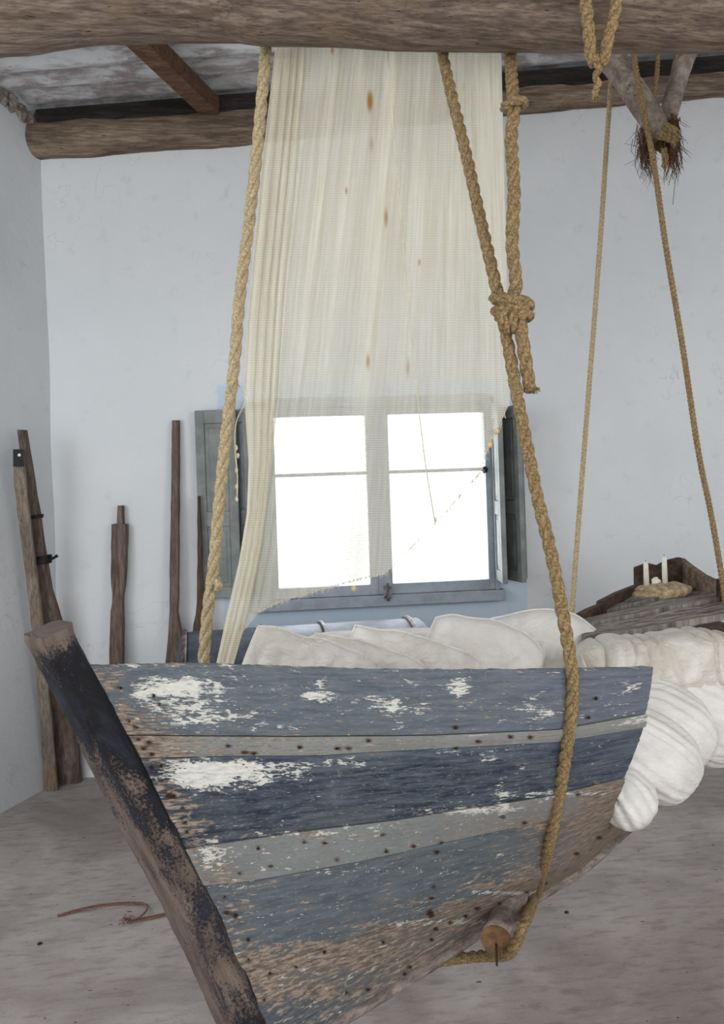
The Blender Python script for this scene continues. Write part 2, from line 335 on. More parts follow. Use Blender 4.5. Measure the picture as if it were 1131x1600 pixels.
# wall-top log
def log(name, pts, rads, mat, n=28, bumps=.08, seed=0, smooth=True):
    path = catmull(pts, .03); m = len(path); vs, fs, uv = [], [], []
    t = (path[1]-path[0]).normalized(); a = t.orthogonal().normalized(); L = 0
    for i, p in enumerate(path):
        t = (path[min(i+1, m-1)]-path[max(i-1, 0)]).normalized(); a = (a-t*a.dot(t)).normalized(); b = t.cross(a)
        if i: L += (p-path[i-1]).length
        r = poly([(k/(len(rads)-1), q) for k, q in enumerate(rads)], i/(m-1))
        for k in range(n):
            g = 2*math.pi*k/n; d = a*math.cos(g)+b*math.sin(g); q = p+d*r
            rr = 1+bumps*noise.noise(q*4+Vector((seed, 0, 0)))+bumps*.35*noise.noise(q*14)+bumps*.25*noise.noise(Vector((q.x*2, q.y*40, q.z*40)))
            vs.append(p+d*r*rr); uv.append((L, g/6.28))
    for i in range(m-1):
        for k in range(n): k2 = (k+1) % n; fs.append((i*n+k, i*n+k2, (i+1)*n+k2, (i+1)*n+k))
    n0 = len(vs); vs += [path[0], path[-1]]; uv += [(0, 0)]*2
    for k in range(n): fs.append((n0, (k+1) % n, k)); fs.append((n0+1, (m-1)*n+k, (m-1)*n+(k+1) % n))
    return fixn(obj(name, vs, fs, mat, smooth=smooth, uv=uv))
wb = log('wall_log', [Py(40, 221, WALL-.02), Py(393, 196, WALL-.02), Py(783, 157, WALL-.02), Py(1131, 129, WALL-.02), Py(1500, 100, WALL-.02)], [.105, .1, .085, .085, .08], WALLBEAM, bumps=.1)
rebase(tag(wb, 'weathered log laid along the top of the back wall under the roof sheets', 'beam'))
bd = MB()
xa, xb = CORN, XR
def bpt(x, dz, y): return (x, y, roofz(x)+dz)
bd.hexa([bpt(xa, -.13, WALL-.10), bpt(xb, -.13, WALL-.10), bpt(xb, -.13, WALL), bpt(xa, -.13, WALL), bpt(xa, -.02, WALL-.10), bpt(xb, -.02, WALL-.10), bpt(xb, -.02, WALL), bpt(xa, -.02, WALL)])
rebase(tag(bd.build('roof_gap_shade', GAPDARK), 'dark board added as the shaded gap between the back wall log and the roof sheets', 'board'))  # dark-coloured board stands in for the shade above the wall log
# rafter
p1 = Py(332, 172, WALL-.06); p1.z = roofz(p1.x)-.075
q = ray(222, 62); s = 4.2; p2 = P(222, 62, 4.0)
for _ in range(30):
    dd = (roofz(p2.x)-.075-EYE)/q.z; p2 = CAM+q*dd
p3 = p2+(p2-p1)*.8; p3.z = roofz(p3.x)-.075
ax = (p3-p1).normalized(); sd = ax.cross(Vector((0, 0, 1))).normalized()*.05; uu = Vector((0, 0, .05))
rf = MB(); rf.hexa([p1-sd-uu, p3-sd-uu, p3+sd-uu, p1+sd-uu, p1-sd+uu, p3-sd+uu, p3+sd+uu, p1+sd+uu])
ro = rf.build('rafter', RAFTER); bevel(ro, .006); rebase(tag(ro, 'brown diagonal rafter under the whitewashed roof sheets at upper left', 'rafter'))
# far roof pole the back ropes hang from (its underside just above the near beam's edge)
fp0, fp1 = P(-700, 62, 3.5), P(1900, 10, 3.95)
fb = log('roof_pole', [fp0, P(1030, 28, 3.75), fp1], [.06, .06, .06], BEAM, 16)
rebase(tag(fb, 'round roof pole hidden behind the near beam', 'beam'))
# near beam
BD = 2.42
bp = []
for x, yb in [(-560, 100), (-250, 96), (0, 88), (88, 77), (199, 64), (274, 62), (354, 64), (411, 71), (550, 75), (700, 79), (900, 83), (1131, 81), (1500, 80), (2200, 90)]:
    bp.append(P(x, yb-74, BD))
nb = log('ceiling_beam', bp, [.118]*2, BEAM, 40, .05)
rebase(tag(nb, 'thick rough-hewn log beam spanning the top of the view in front', 'beam'))

# ================================================================== WINDOW
win = thing('window_1', '', ''); del win['label']; del win['category']; struct(win)
sx0, sx1 = Py(431, 780, WALL-.03).x, Py(759, 780, WALL-.03).x
sz0, sz1 = Py(600, 912, WALL-.03).z, Py(600, 648, WALL-.03).z
mx0, mx1 = Py(574, 780, WALL-.03).x, Py(609, 780, WALL-.03).x
mzr = Py(600, 738, WALL-.03).z
fx0, fx1 = Py(392, 930, WALL-.06).x, Py(790, 930, WALL-.06).x; fz0 = Py(600, 947, WALL-.06).z; fzm = Py(600, 930, WALL-.06).z
win.location = ((sx0+sx1)/2, WALL, fz0)
f = MB(); f.box((fx0, WALL-.07, fz0), (fx1, WALL+.02, fzm)); f.box((fx0, WALL-.055, fzm), (sx0-.035, WALL+.02, sz1+.09)); f.box((sx1+.035, WALL-.055, fzm), (fx1-.03, WALL+.02, sz1+.09)); f.box((fx0, WALL-.055, sz1+.045), (fx1-.03, WALL+.02, sz1+.10))
adopt(win, bevel(f.build('window_frame', GREYPAINT), .004))
for a, b, cx in ((sx0, mx0, 0), (mx1, sx1, 1)):
    s = MB(); la = a-(.035 if cx == 0 else (mx1-mx0)/2-.001); rb = b+((mx1-mx0)/2-.001 if cx == 0 else .035)
    y0, y1 = WALL-.045, WALL+.01
    s.box((la, y0, fzm+.002), (a, y1, sz1+.045)); s.box((b, y0, fzm+.002), (rb, y1, sz1+.045)); s.box((a, y0, fzm+.002), (b, y1, sz0)); s.box((a, y0, sz1), (b, y1, sz1+.045)); s.box((a, y0+.01, mzr-.009), (b, y1, mzr+.009))
    so = bevel(s.build('sash', GREYPAINT), .003); adopt(win, so)
    g = MB(); g.box((a-.002, WALL-.018, sz0-.002), (b+.002, WALL-.014, sz1+.002)); go = g.build('pane', GLASS); go.parent = so; go.matrix_parent_inverse = so.matrix_parent_inverse.copy() if False else Matrix()
    go.matrix_parent_inverse = Matrix.Identity(4)
    so_loc = so.matrix_parent_inverse
ma = MB(); mm = (mx0+mx1)/2; ma.box((mm-.016, WALL-.056, fzm+.004), (mm+.016, WALL-.045, sz1+.04)); adopt(win, bevel(ma.build('meeting_bead', GREYPAINT), .003))
lt = MB(); c = Py(606, 925, WALL-.08); lt.box((c.x-.022, WALL-.058, c.z-.06), (c.x+.022, WALL-.046, c.z+.10))
adopt(win, bevel(lt.build('latch_plate', GREYPAINT), .003))
lb = MB(); lb.tube([(c.x, WALL-.085, c.z-.05), (c.x, WALL-.085, c.z+.05)], .007, 10); lb.box((c.x-.02, WALL-.085, c.z-.035), (c.x+.02, WALL-.056, c.z-.022)); lb.box((c.x-.02, WALL-.085, c.z+.015), (c.x+.02, WALL-.056, c.z+.03)); lb.tube([(c.x-.005, WALL-.09, c.z), (c.x-.01, WALL-.12, c.z-.005)], .006, 8)
o = lb.build('latch', HOOP); adopt(win, o)
kn = MB(); c = Py(755, 734, WALL-.05); lump(kn, (c.x+.005, WALL-.06, c.z), .018, 3, 12); o = kn.build('hinge_knob', IRON, smooth=True); adopt(win, o)
def shutter(hinge, ang, wd, z0, z1, th=.028, panels=((.06, .38), (.46, .93)), sgn=1, name='shutter', mat=SHUTPAINT):
    """leaf hinged at (x, y); local +x across the leaf, rotated by ang about z"""
    H = z1-z0; st = min(.065, wd*.22); s = MB(); R = Matrix.Translation((hinge[0], hinge[1], z0)) @ Matrix.Rotation(ang, 4, 'Z')
    s.box((0, -th/2, 0), (st, th/2, H)); s.box((wd-st, -th/2, 0), (wd, th/2, H)); edges = [0]+[e*H for p in panels for e in p]+[H]
    for k in range(0, len(edges), 2): s.box((st, -th/2, edges[k]), (wd-st, th/2, edges[k+1]))
    s.v = [R @ v for v in s.v]; so = bevel(s.build(name, mat), .003, 1); adopt(win, so)
    for a, b in panels:
        p = MB(); p.box((st, -th*.22, a*H), (wd-st, th*.22, b*H)); i = min(.025, wd*.1); p.box((st+i, -th*.38, a*H+i), (wd-st-i, th*.38, b*H-i)); p.v = [R @ v for v in p.v]
        po = bevel(p.build('panel', mat), .003, 1); po.parent = so
    return so
lz0, lz1 = Py(340, 934, WALL-.06).z, Py(340, 641, WALL-.06).z
xl0 = Py(309, 780, WALL-.06).x; xl1 = Py(372, 780, WALL-.09).x
shutter((xl0, WALL-.05), -.18, (xl1-xl0)/.97, lz0, lz1)
shutter((xl1+.012, WALL-.03), -1.2, .12, lz0+.01, lz1)
shutter((xl1+.05, WALL-.03), -1.15, .12, lz0+.01, lz1)
rz0, rz1 = Py(800, 905, WALL-.1).z, Py(800, 636, WALL-.1).z
xr = Py(772, 780, WALL-.06).x
shutter((xr+.012, WALL-.035), -math.pi/2-.1, .26, rz0, rz1)
o = shutter((xr+.045, WALL-.04), -1.35, .24, rz0, rz1)
xr2 = Py(786, 780, WALL-.1).x; wdr = Py(819, 780, WALL-.1).x-xr2
shutter((xr2, WALL-.09), .08, wdr/.95, rz0, rz1)

# ================================================================== BOAT
s2 = math.sqrt(.5); O2 = CAM - rt0*.61 + fw*1.85; O2.z = 0
A2 = (rt0+fw)*s2; N2 = (rt0-fw)*s2
def boat(t, w, z): p = O2 + A2*t + N2*w; p.z = z; return p
def at_w(px, py, w):
    r = ray(px, py); s = (w-(CAM-O2).dot(N2))/r.dot(N2); return CAM+r*s
def tof(p): return (p-O2).dot(A2)
ptop, pbot = at_w(84, 987, 0), at_w(377, 1600, 0)
def stem_t(z): return tof(ptop)+(tof(pbot)-tof(ptop))*(ptop.z-z)/(ptop.z-pbot.z)
def Wd(t, z):
    s = max(0, min(1, (t-stem_t(z)-.02)/1.6)); return .63*math.sin(math.pi/2*s**.82)
LINES = [[(141,1040),(300,1036),(400,1039),(600,1046),(800,1046),(1021,1042)],
 [(200,1149),(300,1150),(463,1151),(676,1149),(872,1140),(1008,1115)],
 [(219,1184),(350,1181),(500,1180),(558,1176),(872,1159),(1005,1136)],
 [(288,1326),(385,1311),(500,1295),(617,1281),(854,1244),(976,1215)],
 [(317,1384),(380,1378),(558,1346),(735,1307),(872,1278),(962,1248)],
 [(380,1520),(500,1483),(617,1444),(795,1387),(872,1358),(949,1298),(1017,1246)],
 [(438,1655),(522,1599),(647,1523),(747,1457),(913,1354),(1027,1252)]]
FR = [1.0, .985, .965, .90, .80, .50, .05]
def solve(px, py, frac):
    w = .3
    for _ in range(60):
        p = at_w(px, py, w); w = .6*w+.4*max(.035, frac*Wd(tof(p), p.z))
    return at_w(px, py, w)
def hull_frac(px, py):
    ys = [poly(l, px) for l in LINES]
    if py <= ys[0]: return FR[0]
    for k in range(6):
        if py <= ys[k+1]: return lerp(FR[k], FR[k+1], (py-ys[k])/(ys[k+1]-ys[k]))
    return FR[-1]
def hull(px, py): return solve(px, py, hull_frac(px, py))
NAILS = [(187,1076),(240,1088),(247,1100),(201,1127),(212,1137),(213,1154),(232,1159),(222,1167),(235,1178),(249,1197),(236,1198),(262,1243),(271,1243),(283,1261),(287,1285),(290,1299),(354,1165),(378,1174),(395,1176),(467,1166),(524,1167),(541,1169),(573,1156),(712,1137),(712,1170),(745,1157),(795,1151),(825,1150),(930,1091),(918,1120),(472,1313),(505,1316),(596,1302),(400,1325),(645,1322),(688,1316),(782,1276),(818,1285),(900,1240),(372,1363),(420,1352),(524,1344),(600,1328),(680,1330),(350,1401),(354,1425),(368,1431),(387,1468),(676,1386),(674,1404),(672,1424),(388,1497),(505,1488),(598,1472),(672,1432),(678,1449),(673,1468),(745,1420),(780,1412),(820,1395),(850,1378),(900,1335),(935,1310),(420,1518),(460,1510),(540,1550),(575,1545),(630,1520),(640,1512),(410,1560),(700,1440),(725,1430)]
NAILS = [(x+rnd.uniform(-1.5,1.5), y+rnd.uniform(-1.5,1.5)) for x, y in NAILS]
WHITE = [(285,1068,55,12,.2),(275,1082,60,12,.14),(250,1100,45,16,.12),(340,1112,55,15,.12),(290,1128,60,8,.13),(490,1087,26,7,.2),(500,1070,8,6,.15),(590,1100,48,12,.12),(640,1110,30,10,.1),(712,1068,16,14,.14),(720,1085,10,12,.12),(840,1112,45,12,.08),(820,1092,12,8,.1),(985,1070,10,12,.15),(975,1082,8,8,.1),(870,1115,60,6,.08),(430,1140,60,6,.06),(350,1195,90,5,.12),
 (305,1212,42,20,.3),(360,1210,60,14,.14),(430,1204,80,10,.1),(530,1192,50,6,.12),(420,1225,60,10,.08),(765,1186,14,10,.13),(812,1200,10,9,.13),(782,1240,8,18,.15),(760,1262,40,6,.12),(860,1240,90,4,.2),(690,1268,80,5,.12),(470,1303,70,4,.14),(560,1290,50,4,.10),(990,1128,20,8,.12),(700,1172,60,5,.08),(200,1040,60,4,.1),(500,1090,4,20,.05),(800,1395,60,4,.2),(690,1440,80,4,.15),(600,1476,60,4,.1),(500,1515,60,4,.08),(560,1360,90,4,.1),(340,1340,40,25,.07),(330,1330,20,14,.1),(640,1040,400,3,.05)]
WOODP = [(168,1060,32,22,.16),(208,1125,32,24,.18),(235,1165,45,25,.16),(255,1230,36,34,.22),(290,1295,36,34,.18),(330,1350,30,30,.12),(372,1430,26,50,.12),(300,1150,100,6,.08),(350,1180,160,8,.05),(400,1505,60,12,.2),(500,1480,90,10,.18),(600,1448,60,8,.16),(520,1500,160,10,.1),(400,1530,30,14,.14),(700,1412,110,8,.12),(800,1386,60,8,.14),(890,1330,70,36,.12),(935,1275,30,45,.18),(850,1372,110,20,.12),(640,1500,120,30,.05),(760,1440,100,24,.08),(470,1550,70,12,.12),(450,1303,90,5,.12),(900,1040,160,3,.12),(300,1038,300,4,.12),(600,1290,300,5,.04),(960,1240,40,20,.15),(370,1165,200,12,.03),(860,1285,90,12,.1)]
RED = [(332,1379,14,3,.6),(342,1403,7,7,.5),(348,1420,5,5,.5),(690,1330,14,3,.3),(620,1376,10,4,.25)]
OCH = [(190,1076,14,7,.45),(247,1100,10,10,.4),(245,1122,28,5,.35),(590,1345,60,10,.15),(270,1118,30,4,.3)]
def gsum(lst, px, py): return sum(a*math.exp(-(((px-x)/rx/1.25)**2+((py-y)/ry/1.2)**2)**1.1) for x, y, rx, ry, a in lst)
PAINTS = [((86,94,102), None), ((138,138,132), None), ((29,38,53), None), ((128,130,126), None), ((80,88,93), None), ((104,95,88), None)]
def paintcol(k, px, py):
    c = Vector(PAINTS[k][0])
    if k == 0: c = c.lerp(Vector((90,95,108)), max(0, (px-700)/300))
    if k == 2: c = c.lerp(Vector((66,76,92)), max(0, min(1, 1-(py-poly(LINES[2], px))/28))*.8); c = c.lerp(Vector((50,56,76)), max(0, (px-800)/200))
    if k == 3: c = c.lerp(Vector((132,126,122)), max(0, min(1, (px-620)/250)))
    if k == 4: c = c.lerp(Vector((124,112,106)), max(0, min(1, (px-760)/160)))
    if k == 5: c = c.lerp(Vector((66,72,80)), max(0, min(1, (620-px)/150))*max(0, min(1, (py-poly(LINES[5], px)-40)/30)))
    return s2l(c)
boatE = thing('boat_daybed', 'old wooden rowing boat with flaking blue paint, hung on ropes as a daybed', 'boat', loc=boat(1.4, 0, .1))
PN = ['blue grey top plank with white paint flakes', 'pale weathered batten', 'navy blue plank with white flakes', 'pale grey weathered plank', 'slate blue lower plank', 'bare brown bottom plank']
for k in range(6):
    nu, nv = 230, (20 if k in (0, 2, 4) else 12); pts, offs, uv = [], [], []; at = dict(paint=[], white=[], wood=[], stain=[], ochre=[], red=[])
    la, lb_ = LINES[k], LINES[k+1]; lb_ = lb_[:-1] if k == 4 else lb_; grow = [0, .004, .0, .004, .001, .002][k]
    for j in range(nv):
        v = j/(nv-1); ve = .010+.980*v
        for i in range(nu):
            u = i/(nu-1); xa_ = lerp(la[0][0], la[-1][0], u); xb_ = lerp(lb_[0][0], lb_[-1][0], u)
            ya = poly(la, xa_)+(1.5*noise.noise(Vector((xa_*.03, k, 0)))+1.2*noise.noise(Vector((xa_*.11, k, 5))) if k == 0 else 0)
            px, py = lerp(xa_, xb_, ve), lerp(ya, poly(lb_, xb_), ve)
            if i == nu-1: px += 1.5*noise.noise(Vector((py*.2, 0, 0)))
            p = solve(px, py, lerp(FR[k], FR[k+1], ve)); p = p + N2*(grow+.002*noise.noise(p*6)+.0025*math.sin(math.pi*v))
            pts.append(p); offs.append(-N2*.022+Vector((0, 0, .008*(k > 3))))
            uv.append((u*1.6+k*3.1, v*(.19, .06, .2, .1, .2, .18)[k]+k*.7))
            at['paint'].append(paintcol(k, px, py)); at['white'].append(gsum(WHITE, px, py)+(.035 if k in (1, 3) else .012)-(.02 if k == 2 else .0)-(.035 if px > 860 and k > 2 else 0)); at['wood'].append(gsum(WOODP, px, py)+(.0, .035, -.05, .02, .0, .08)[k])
            at['stain'].append(sum(.8*math.exp(-((px-x)/8)**2-((py-y)/5)**2) for x, y in NAILS if abs(px-x) < 20 and abs(py-y) < 16)); at['ochre'].append(gsum(OCH, px, py)); at['red'].append(gsum(RED, px, py))
    vs, fs = solid_grid(pts, nu, nv, offs)
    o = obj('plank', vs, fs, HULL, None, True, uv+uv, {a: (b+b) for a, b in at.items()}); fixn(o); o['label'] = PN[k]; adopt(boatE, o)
    m = o.modifiers.new('e', 'EDGE_SPLIT'); m.split_angle = .7
# dark lining behind the seams
nu, nv = 60, 24; pts = []; offs = []
for j in range(nv):
    v = j/(nv-1)*6; k = min(5, int(v)); f_ = v-k
    for i in range(nu):
        u = .005+.985*i/(nu-1); xa_ = lerp(LINES[k][0][0], LINES[k][-1][0], u); xb_ = lerp(LINES[k+1][0][0], LINES[k+1][-1][0], u)
        px, py = lerp(xa_, xb_, f_), lerp(poly(LINES[k], xa_), poly(LINES[k+1], xb_), f_); py += 6*(j == 0)
        pts.append(solve(px, py, lerp(FR[k], FR[k+1], f_))-N2*.018); offs.append(-N2*.01)
vs, fs = solid_grid(pts, nu, nv, offs); adopt(boatE, fixn(obj('inner_lining', vs, fs, GAPDARK)))
# far side, cut low, mirrored from the lower planks
nu, nv = 60, 16; pts = []; offs = []
for j in range(nv):
    v = 3+j/(nv-1)*3; k = min(5, int(v)); f_ = v-k
    for i in range(nu):
        u = i/(nu-1); xa_ = lerp(LINES[k][0][0], LINES[k][-1][0], u); xb_ = lerp(LINES[k+1][0][0], LINES[k+1][-1][0], u)
        p = solve(lerp(xa_, xb_, f_), lerp(poly(LINES[k], xa_), poly(LINES[k+1], xb_), f_), lerp(FR[k], FR[k+1], f_))
        ww = (p-O2).dot(N2); pts.append(p-N2*2*ww); offs.append(N2*.02)
vs, fs = solid_grid(pts, nu, nv, offs); adopt(boatE, fixn(obj('far_side_planking', vs, fs, GREYW)))
# after part of the hull under the bedding
nu, nv = 40, 17; pts = []; offs = []
for j in range(nv):
    g = lerp(-math.pi/2, math.pi/2, j/(nv-1))
    for i in range(nu):
        t = lerp(1.45, 3.25, i/(nu-1)); zk = poly([(1.4, .17), (2.0, .28), (2.4, .46), (3.3, .85)], t); zt = poly([(1.4, .36), (2, .54), (2.6, .66), (3.3, .97)], t); ww = poly([(1.4, .12), (2.0, .15), (2.6, .2), (3.3, .16)], t)
        pts.append(boat(t, ww*math.sin(g), zt-(zt-zk)*math.cos(g))); offs.append(Vector((0, 0, .02)))
vs, fs = solid_grid(pts, nu, nv, offs); adopt(boatE, fixn(obj('after_planking', vs, fs, GREYW, smooth=True)))
# nails
for x, y in NAILS:
    p = hull(x, y)+N2*.004; nb_ = MB(); r = rnd.uniform(.0018, .0045); lump(nb_, p, r, x, 8); adopt(boatE, nb_.build('nail', RUST, smooth=True))
# stem post
LE = [(1000,34),(1079,80),(1190,137),(1296,190),(1429,261),(1530,309),(1600,340),(1680,378)]
RE = [(978,112),(1037,141),(1190,222),(1314,285),(1437,347),(1600,417),(1680,450)]
vs, fs, uv, tar, chip = [], [], [], [], []; n = 36; rows = 130
for j in range(rows):
    y = lerp(984, 1680, j/(rows-1)); xl, xr_ = poly(LE, y), poly(RE, y)
    c = at_w((xl+xr_)/2, y, 0); hw = abs((at_w(xr_, y, 0)-at_w(xl, y, 0)).dot(A2))/2*.74
    for k in range(n):
        g = 2*math.pi*k/n; cx_, sy_ = math.cos(g), math.sin(g); e = .55
        a = abs(cx_)**e*math.copysign(1, cx_); b = abs(sy_)**e*math.copysign(1, sy_)
        p = c + A2*a*hw + N2*b*.045; rr = .004*noise.noise(p*9)+.0015*noise.noise(p*40)
        p = p+(A2*a+N2*b)*rr
        if j == 0: p.z += .012*a
        vs.append(p); uv.append((j/(rows-1)*1.0, g/6.28*.4))
        f_ = (y-984)/616; tar.append(poly([(0, -.12), (.02, .0), (.07, .30), (.25, .30), (.36, .17), (.6, .12), (.85, .1), (1, .17)], f_)+(.14*max(0, a) if f_ < .5 else .03*a)-(.07 if a < -.75 else 0)-(.12 if a > .9 and b > -.5 else 0)); chip.append(.2*math.exp(-((f_-.05)/.05)**2)+.1)
for j in range(rows-1):
    for k in range(n): k2 = (k+1) % n; fs.append((j*n+k, j*n+k2, (j+1)*n+k2, (j+1)*n+k))
n0 = len(vs); vs.append(sum(vs[:n], Vector())/n+Vector((0, 0, .006))); uv.append((0, 0)); tar.append(-.3); chip.append(0)
for k in range(n): fs.append((n0, (k+1) % n, k))
vs.append(sum(vs[-1-n:-1], Vector())/n); uv.append((0, 0)); tar.append(0); chip.append(0)
o = fixn(obj('stem_post', vs, fs, STEM, None, True, uv, dict(tar=tar, chip=chip))); m = o.modifiers.new('e', 'EDGE_SPLIT'); m.split_angle = .7
o['label'] = 'tarred black and brown stem post'; adopt(boatE, o)
# keel strip along the bottom edge
kp = [solve(x, poly(LINES[6], x)+3, .03) for x in (445, 522, 600, 680, 747, 830, 913, 970, 1024)]
k_ = MB(); k_.tube(catmull(kp, .05), .016, 10); adopt(boatE, k_.build('keel_strip', KEELW, smooth=True))
# ---- raised end deck with gunwales
ZD = 1.0
def deckq(pts4, th=.022, dz=0):
    v = [Pz(x, y, ZD)+Vector((0, 0, dz)) for x, y in pts4]; return [q-Vector((0, 0, th)) for q in v]+v
def plank_mesh(a, b, c, d, th, mat, name, dz=0):   # a->b front edge, d->c back edge, pixel corners on the deck plane
    nu, nv = 40, 8; P4 = [Pz(x, y, ZD) for x, y in (a, b, c, d)]; pts = []; uvs = []
    for j in range(nv):
        for i in range(nu):
            u, v = i/(nu-1), j/(nv-1); p = P4[0].lerp(P4[1], u).lerp(P4[3].lerp(P4[2], u), v); p.z += dz+.006*noise.noise(p*7)+.003*noise.noise(p*30)
            pts.append(p); uvs.append((u*1.0, v*.2))
    vs, fs = solid_grid(pts, nu, nv, [Vector((0, 0, -th))]*len(pts)); return fixn(obj(name, vs, fs, mat, uv=[(b_*1.0, a_) for a_, b_ in uvs]*2))
for q4, dz in ((((916, 999), (1175, 952), (1165, 934), (899, 984)), .004), (((899, 981), (1165, 930), (1122, 926), (915, 970)), .012), (((918, 967), (1120, 923), (1101, 921), (945, 958)), .0), (((948, 955), (1100, 918), (1085, 912), (985, 931)), .008)):
    adopt(boatE, plank_mesh(*q4, .025, DECKW, 'deck_plank', dz))
def wallboard(pxs, th, name, mat, n=24):   # upright board: list of (px, base_y, top_y) with base on deck plane
    vs = []; 
    base = [Pz(x, yb, ZD) for x, yb, yt in pxs]; D = [(b-CAM).dot(fw) for b in base]; top = [P(x, yt, d) for (x, yb, yt), d in zip(pxs, D)]
    m = len(pxs); fs = []
    for i in range(m):
        t_ = (base[min(i+1, m-1)]-base[max(i-1, 0)]).normalized(); nn = t_.cross(Vector((0, 0, 1)))*-th
        vs += [base[i]-Vector((0, 0, .05)), top[i], top[i]+nn, base[i]-Vector((0, 0, .05))+nn]
    for i in range(m-1):
        a = i*4; b = a+4
        for k in range(4): fs.append((a+k, a+(k+1) % 4, b+(k+1) % 4, b+k))
    fs += [(0, 1, 2, 3), tuple((m-1)*4+k for k in (3, 2, 1, 0))]; return fixn(obj(name, vs, fs, mat))
adopt(boatE, bevel(wallboard([(892, 982, 972), (905, 975, 962), (925, 966, 951), (942, 958, 944), (943, 957, 939), (970, 944, 925), (998, 928, 914)], .03, 'gunwale', DARKGUN), .004))
adopt(boatE, bevel(wallboard([(997, 920, 887), (1015, 918, 880), (1030, 917, 884), (1045, 916, 876), (1066, 914, 871)], .035, 'end_board', DARKGUN), .004))
adopt(boatE, bevel(wallboard([(1060, 912, 872), (1075, 917, 884), (1095, 924, 898), (1116, 932, 908), (1130, 938, 914), (1165, 952, 930)], .03, 'gunwale', WALLBEAM), .004))
adopt(boatE, bevel(wallboard([(1118, 936, 904), (1128, 939, 904)], .05, 'cleat', DARKGUN), .004))
# log under the hull (rope seat)
lp0 = P(776, 1469, 2.50); lp1 = lp0+fw*.36+rt0*.13+Vector((0, 0, .02))
lg = log('bilge_log', [lp0, lp0.lerp(lp1, .5), lp1], [.046, .045], KEELW, 24, .05); 
cE = MB(); dr = (lp1-lp0).normalized(); cE.tube([lp0-dr*.003, lp0+dr*.004], .043, 24); ce = cE.build('sawn_end', CUTEND)
sp = MB(); e = P(775, 1475, 2.47); sp.tube([e+Vector((0, 0, .0)), e-Vector((0, 0, .06))], .003, 6); se = sp.build('spike', IRON)
rebase(tag(lg, 'short pale sawn log tucked under the boat bottom beside the rope', 'log')); 
for q in (ce, se): q.parent = lg; q.matrix_parent_inverse = Matrix.Translation(-lg.location)

# ================================================================== BEDDING
def on(base): return base
def bulge(c, ex, ey, ez, name, mat, parent=None, pinch=None, amp=.05, nc=9, seed=0, nu=96, nv=64, pw=.9):
    """soft ellipsoid; ex,ey,ez = half-axis vectors; creases fan out from the pinch direction (-ex)"""
    vs, fs = [], []
    for i in range(nv+1):
        th = math.pi*i/nv
        for k in range(nu):
            ph = 2*math.pi*k/nu; a, b, d = -math.cos(th), math.sin(th)*math.cos(ph), math.sin(th)*math.sin(ph)
            f = lambda q: math.copysign(abs(q)**pw, q)
            fade = max(0, (1-a)/2)**.7
            cr = amp*fade*math.sin(th)**.5*(abs(math.sin(ph*nc/2+1.3*a+seed+1.5*noise.noise(Vector((b*2, d*2, seed)))))**.6-.6)
            s_ = 1+cr+.05*noise.noise(Vector((a*2, b*2, d*2+seed)))
            vs.append(c+(ex*f(a)+ey*f(b)+ez*f(d))*s_)
    for i in range(nv):
        for k in range(nu): fs.append((i*nu+k, i*nu+(k+1) % nu, (i+1)*nu+(k+1) % nu, (i+1)*nu+k))
    o = fixn(obj(name, vs, fs, mat, None, True)); return o
def px2(v, d): return v/F*d
mt = thing('mattress', 'thick white mattress folded into fanned rolls bulging beside the cut boat planks', 'mattress', loc=boat(1.9, .2, .5))
for nm, cx_, cy_, hx, hy, d, ang, nc in (('fold', 1078, 1112, 108, 76, 3.12, .42, 13), ('fold', 1033, 1132, 82, 66, 2.98, .55, 12), ('fold', 1008, 1176, 86, 66, 2.86, .60, 12), ('fold', 972, 1240, 44, 46, 2.74, .9, 7)):
    c = P(cx_, cy_, d); e1 = (rt0*math.cos(ang)-up0*math.sin(ang)); e2 = (up0*math.cos(ang)+rt0*math.sin(ang))
    o = bulge(c, e1*px2(hx, d), e2*px2(hy, d), fw*.16, nm, LINEN2, None, amp=.13, nc=nc*2, seed=cx_*.37); adopt(mt, o)
sl = bulge(boat(2.0, 0, .70), A2*.95, Vector((0, 0, .10)), N2*.26, 'mattress_pad', SHEET, amp=0, pw=.55); adopt(mt, sl)
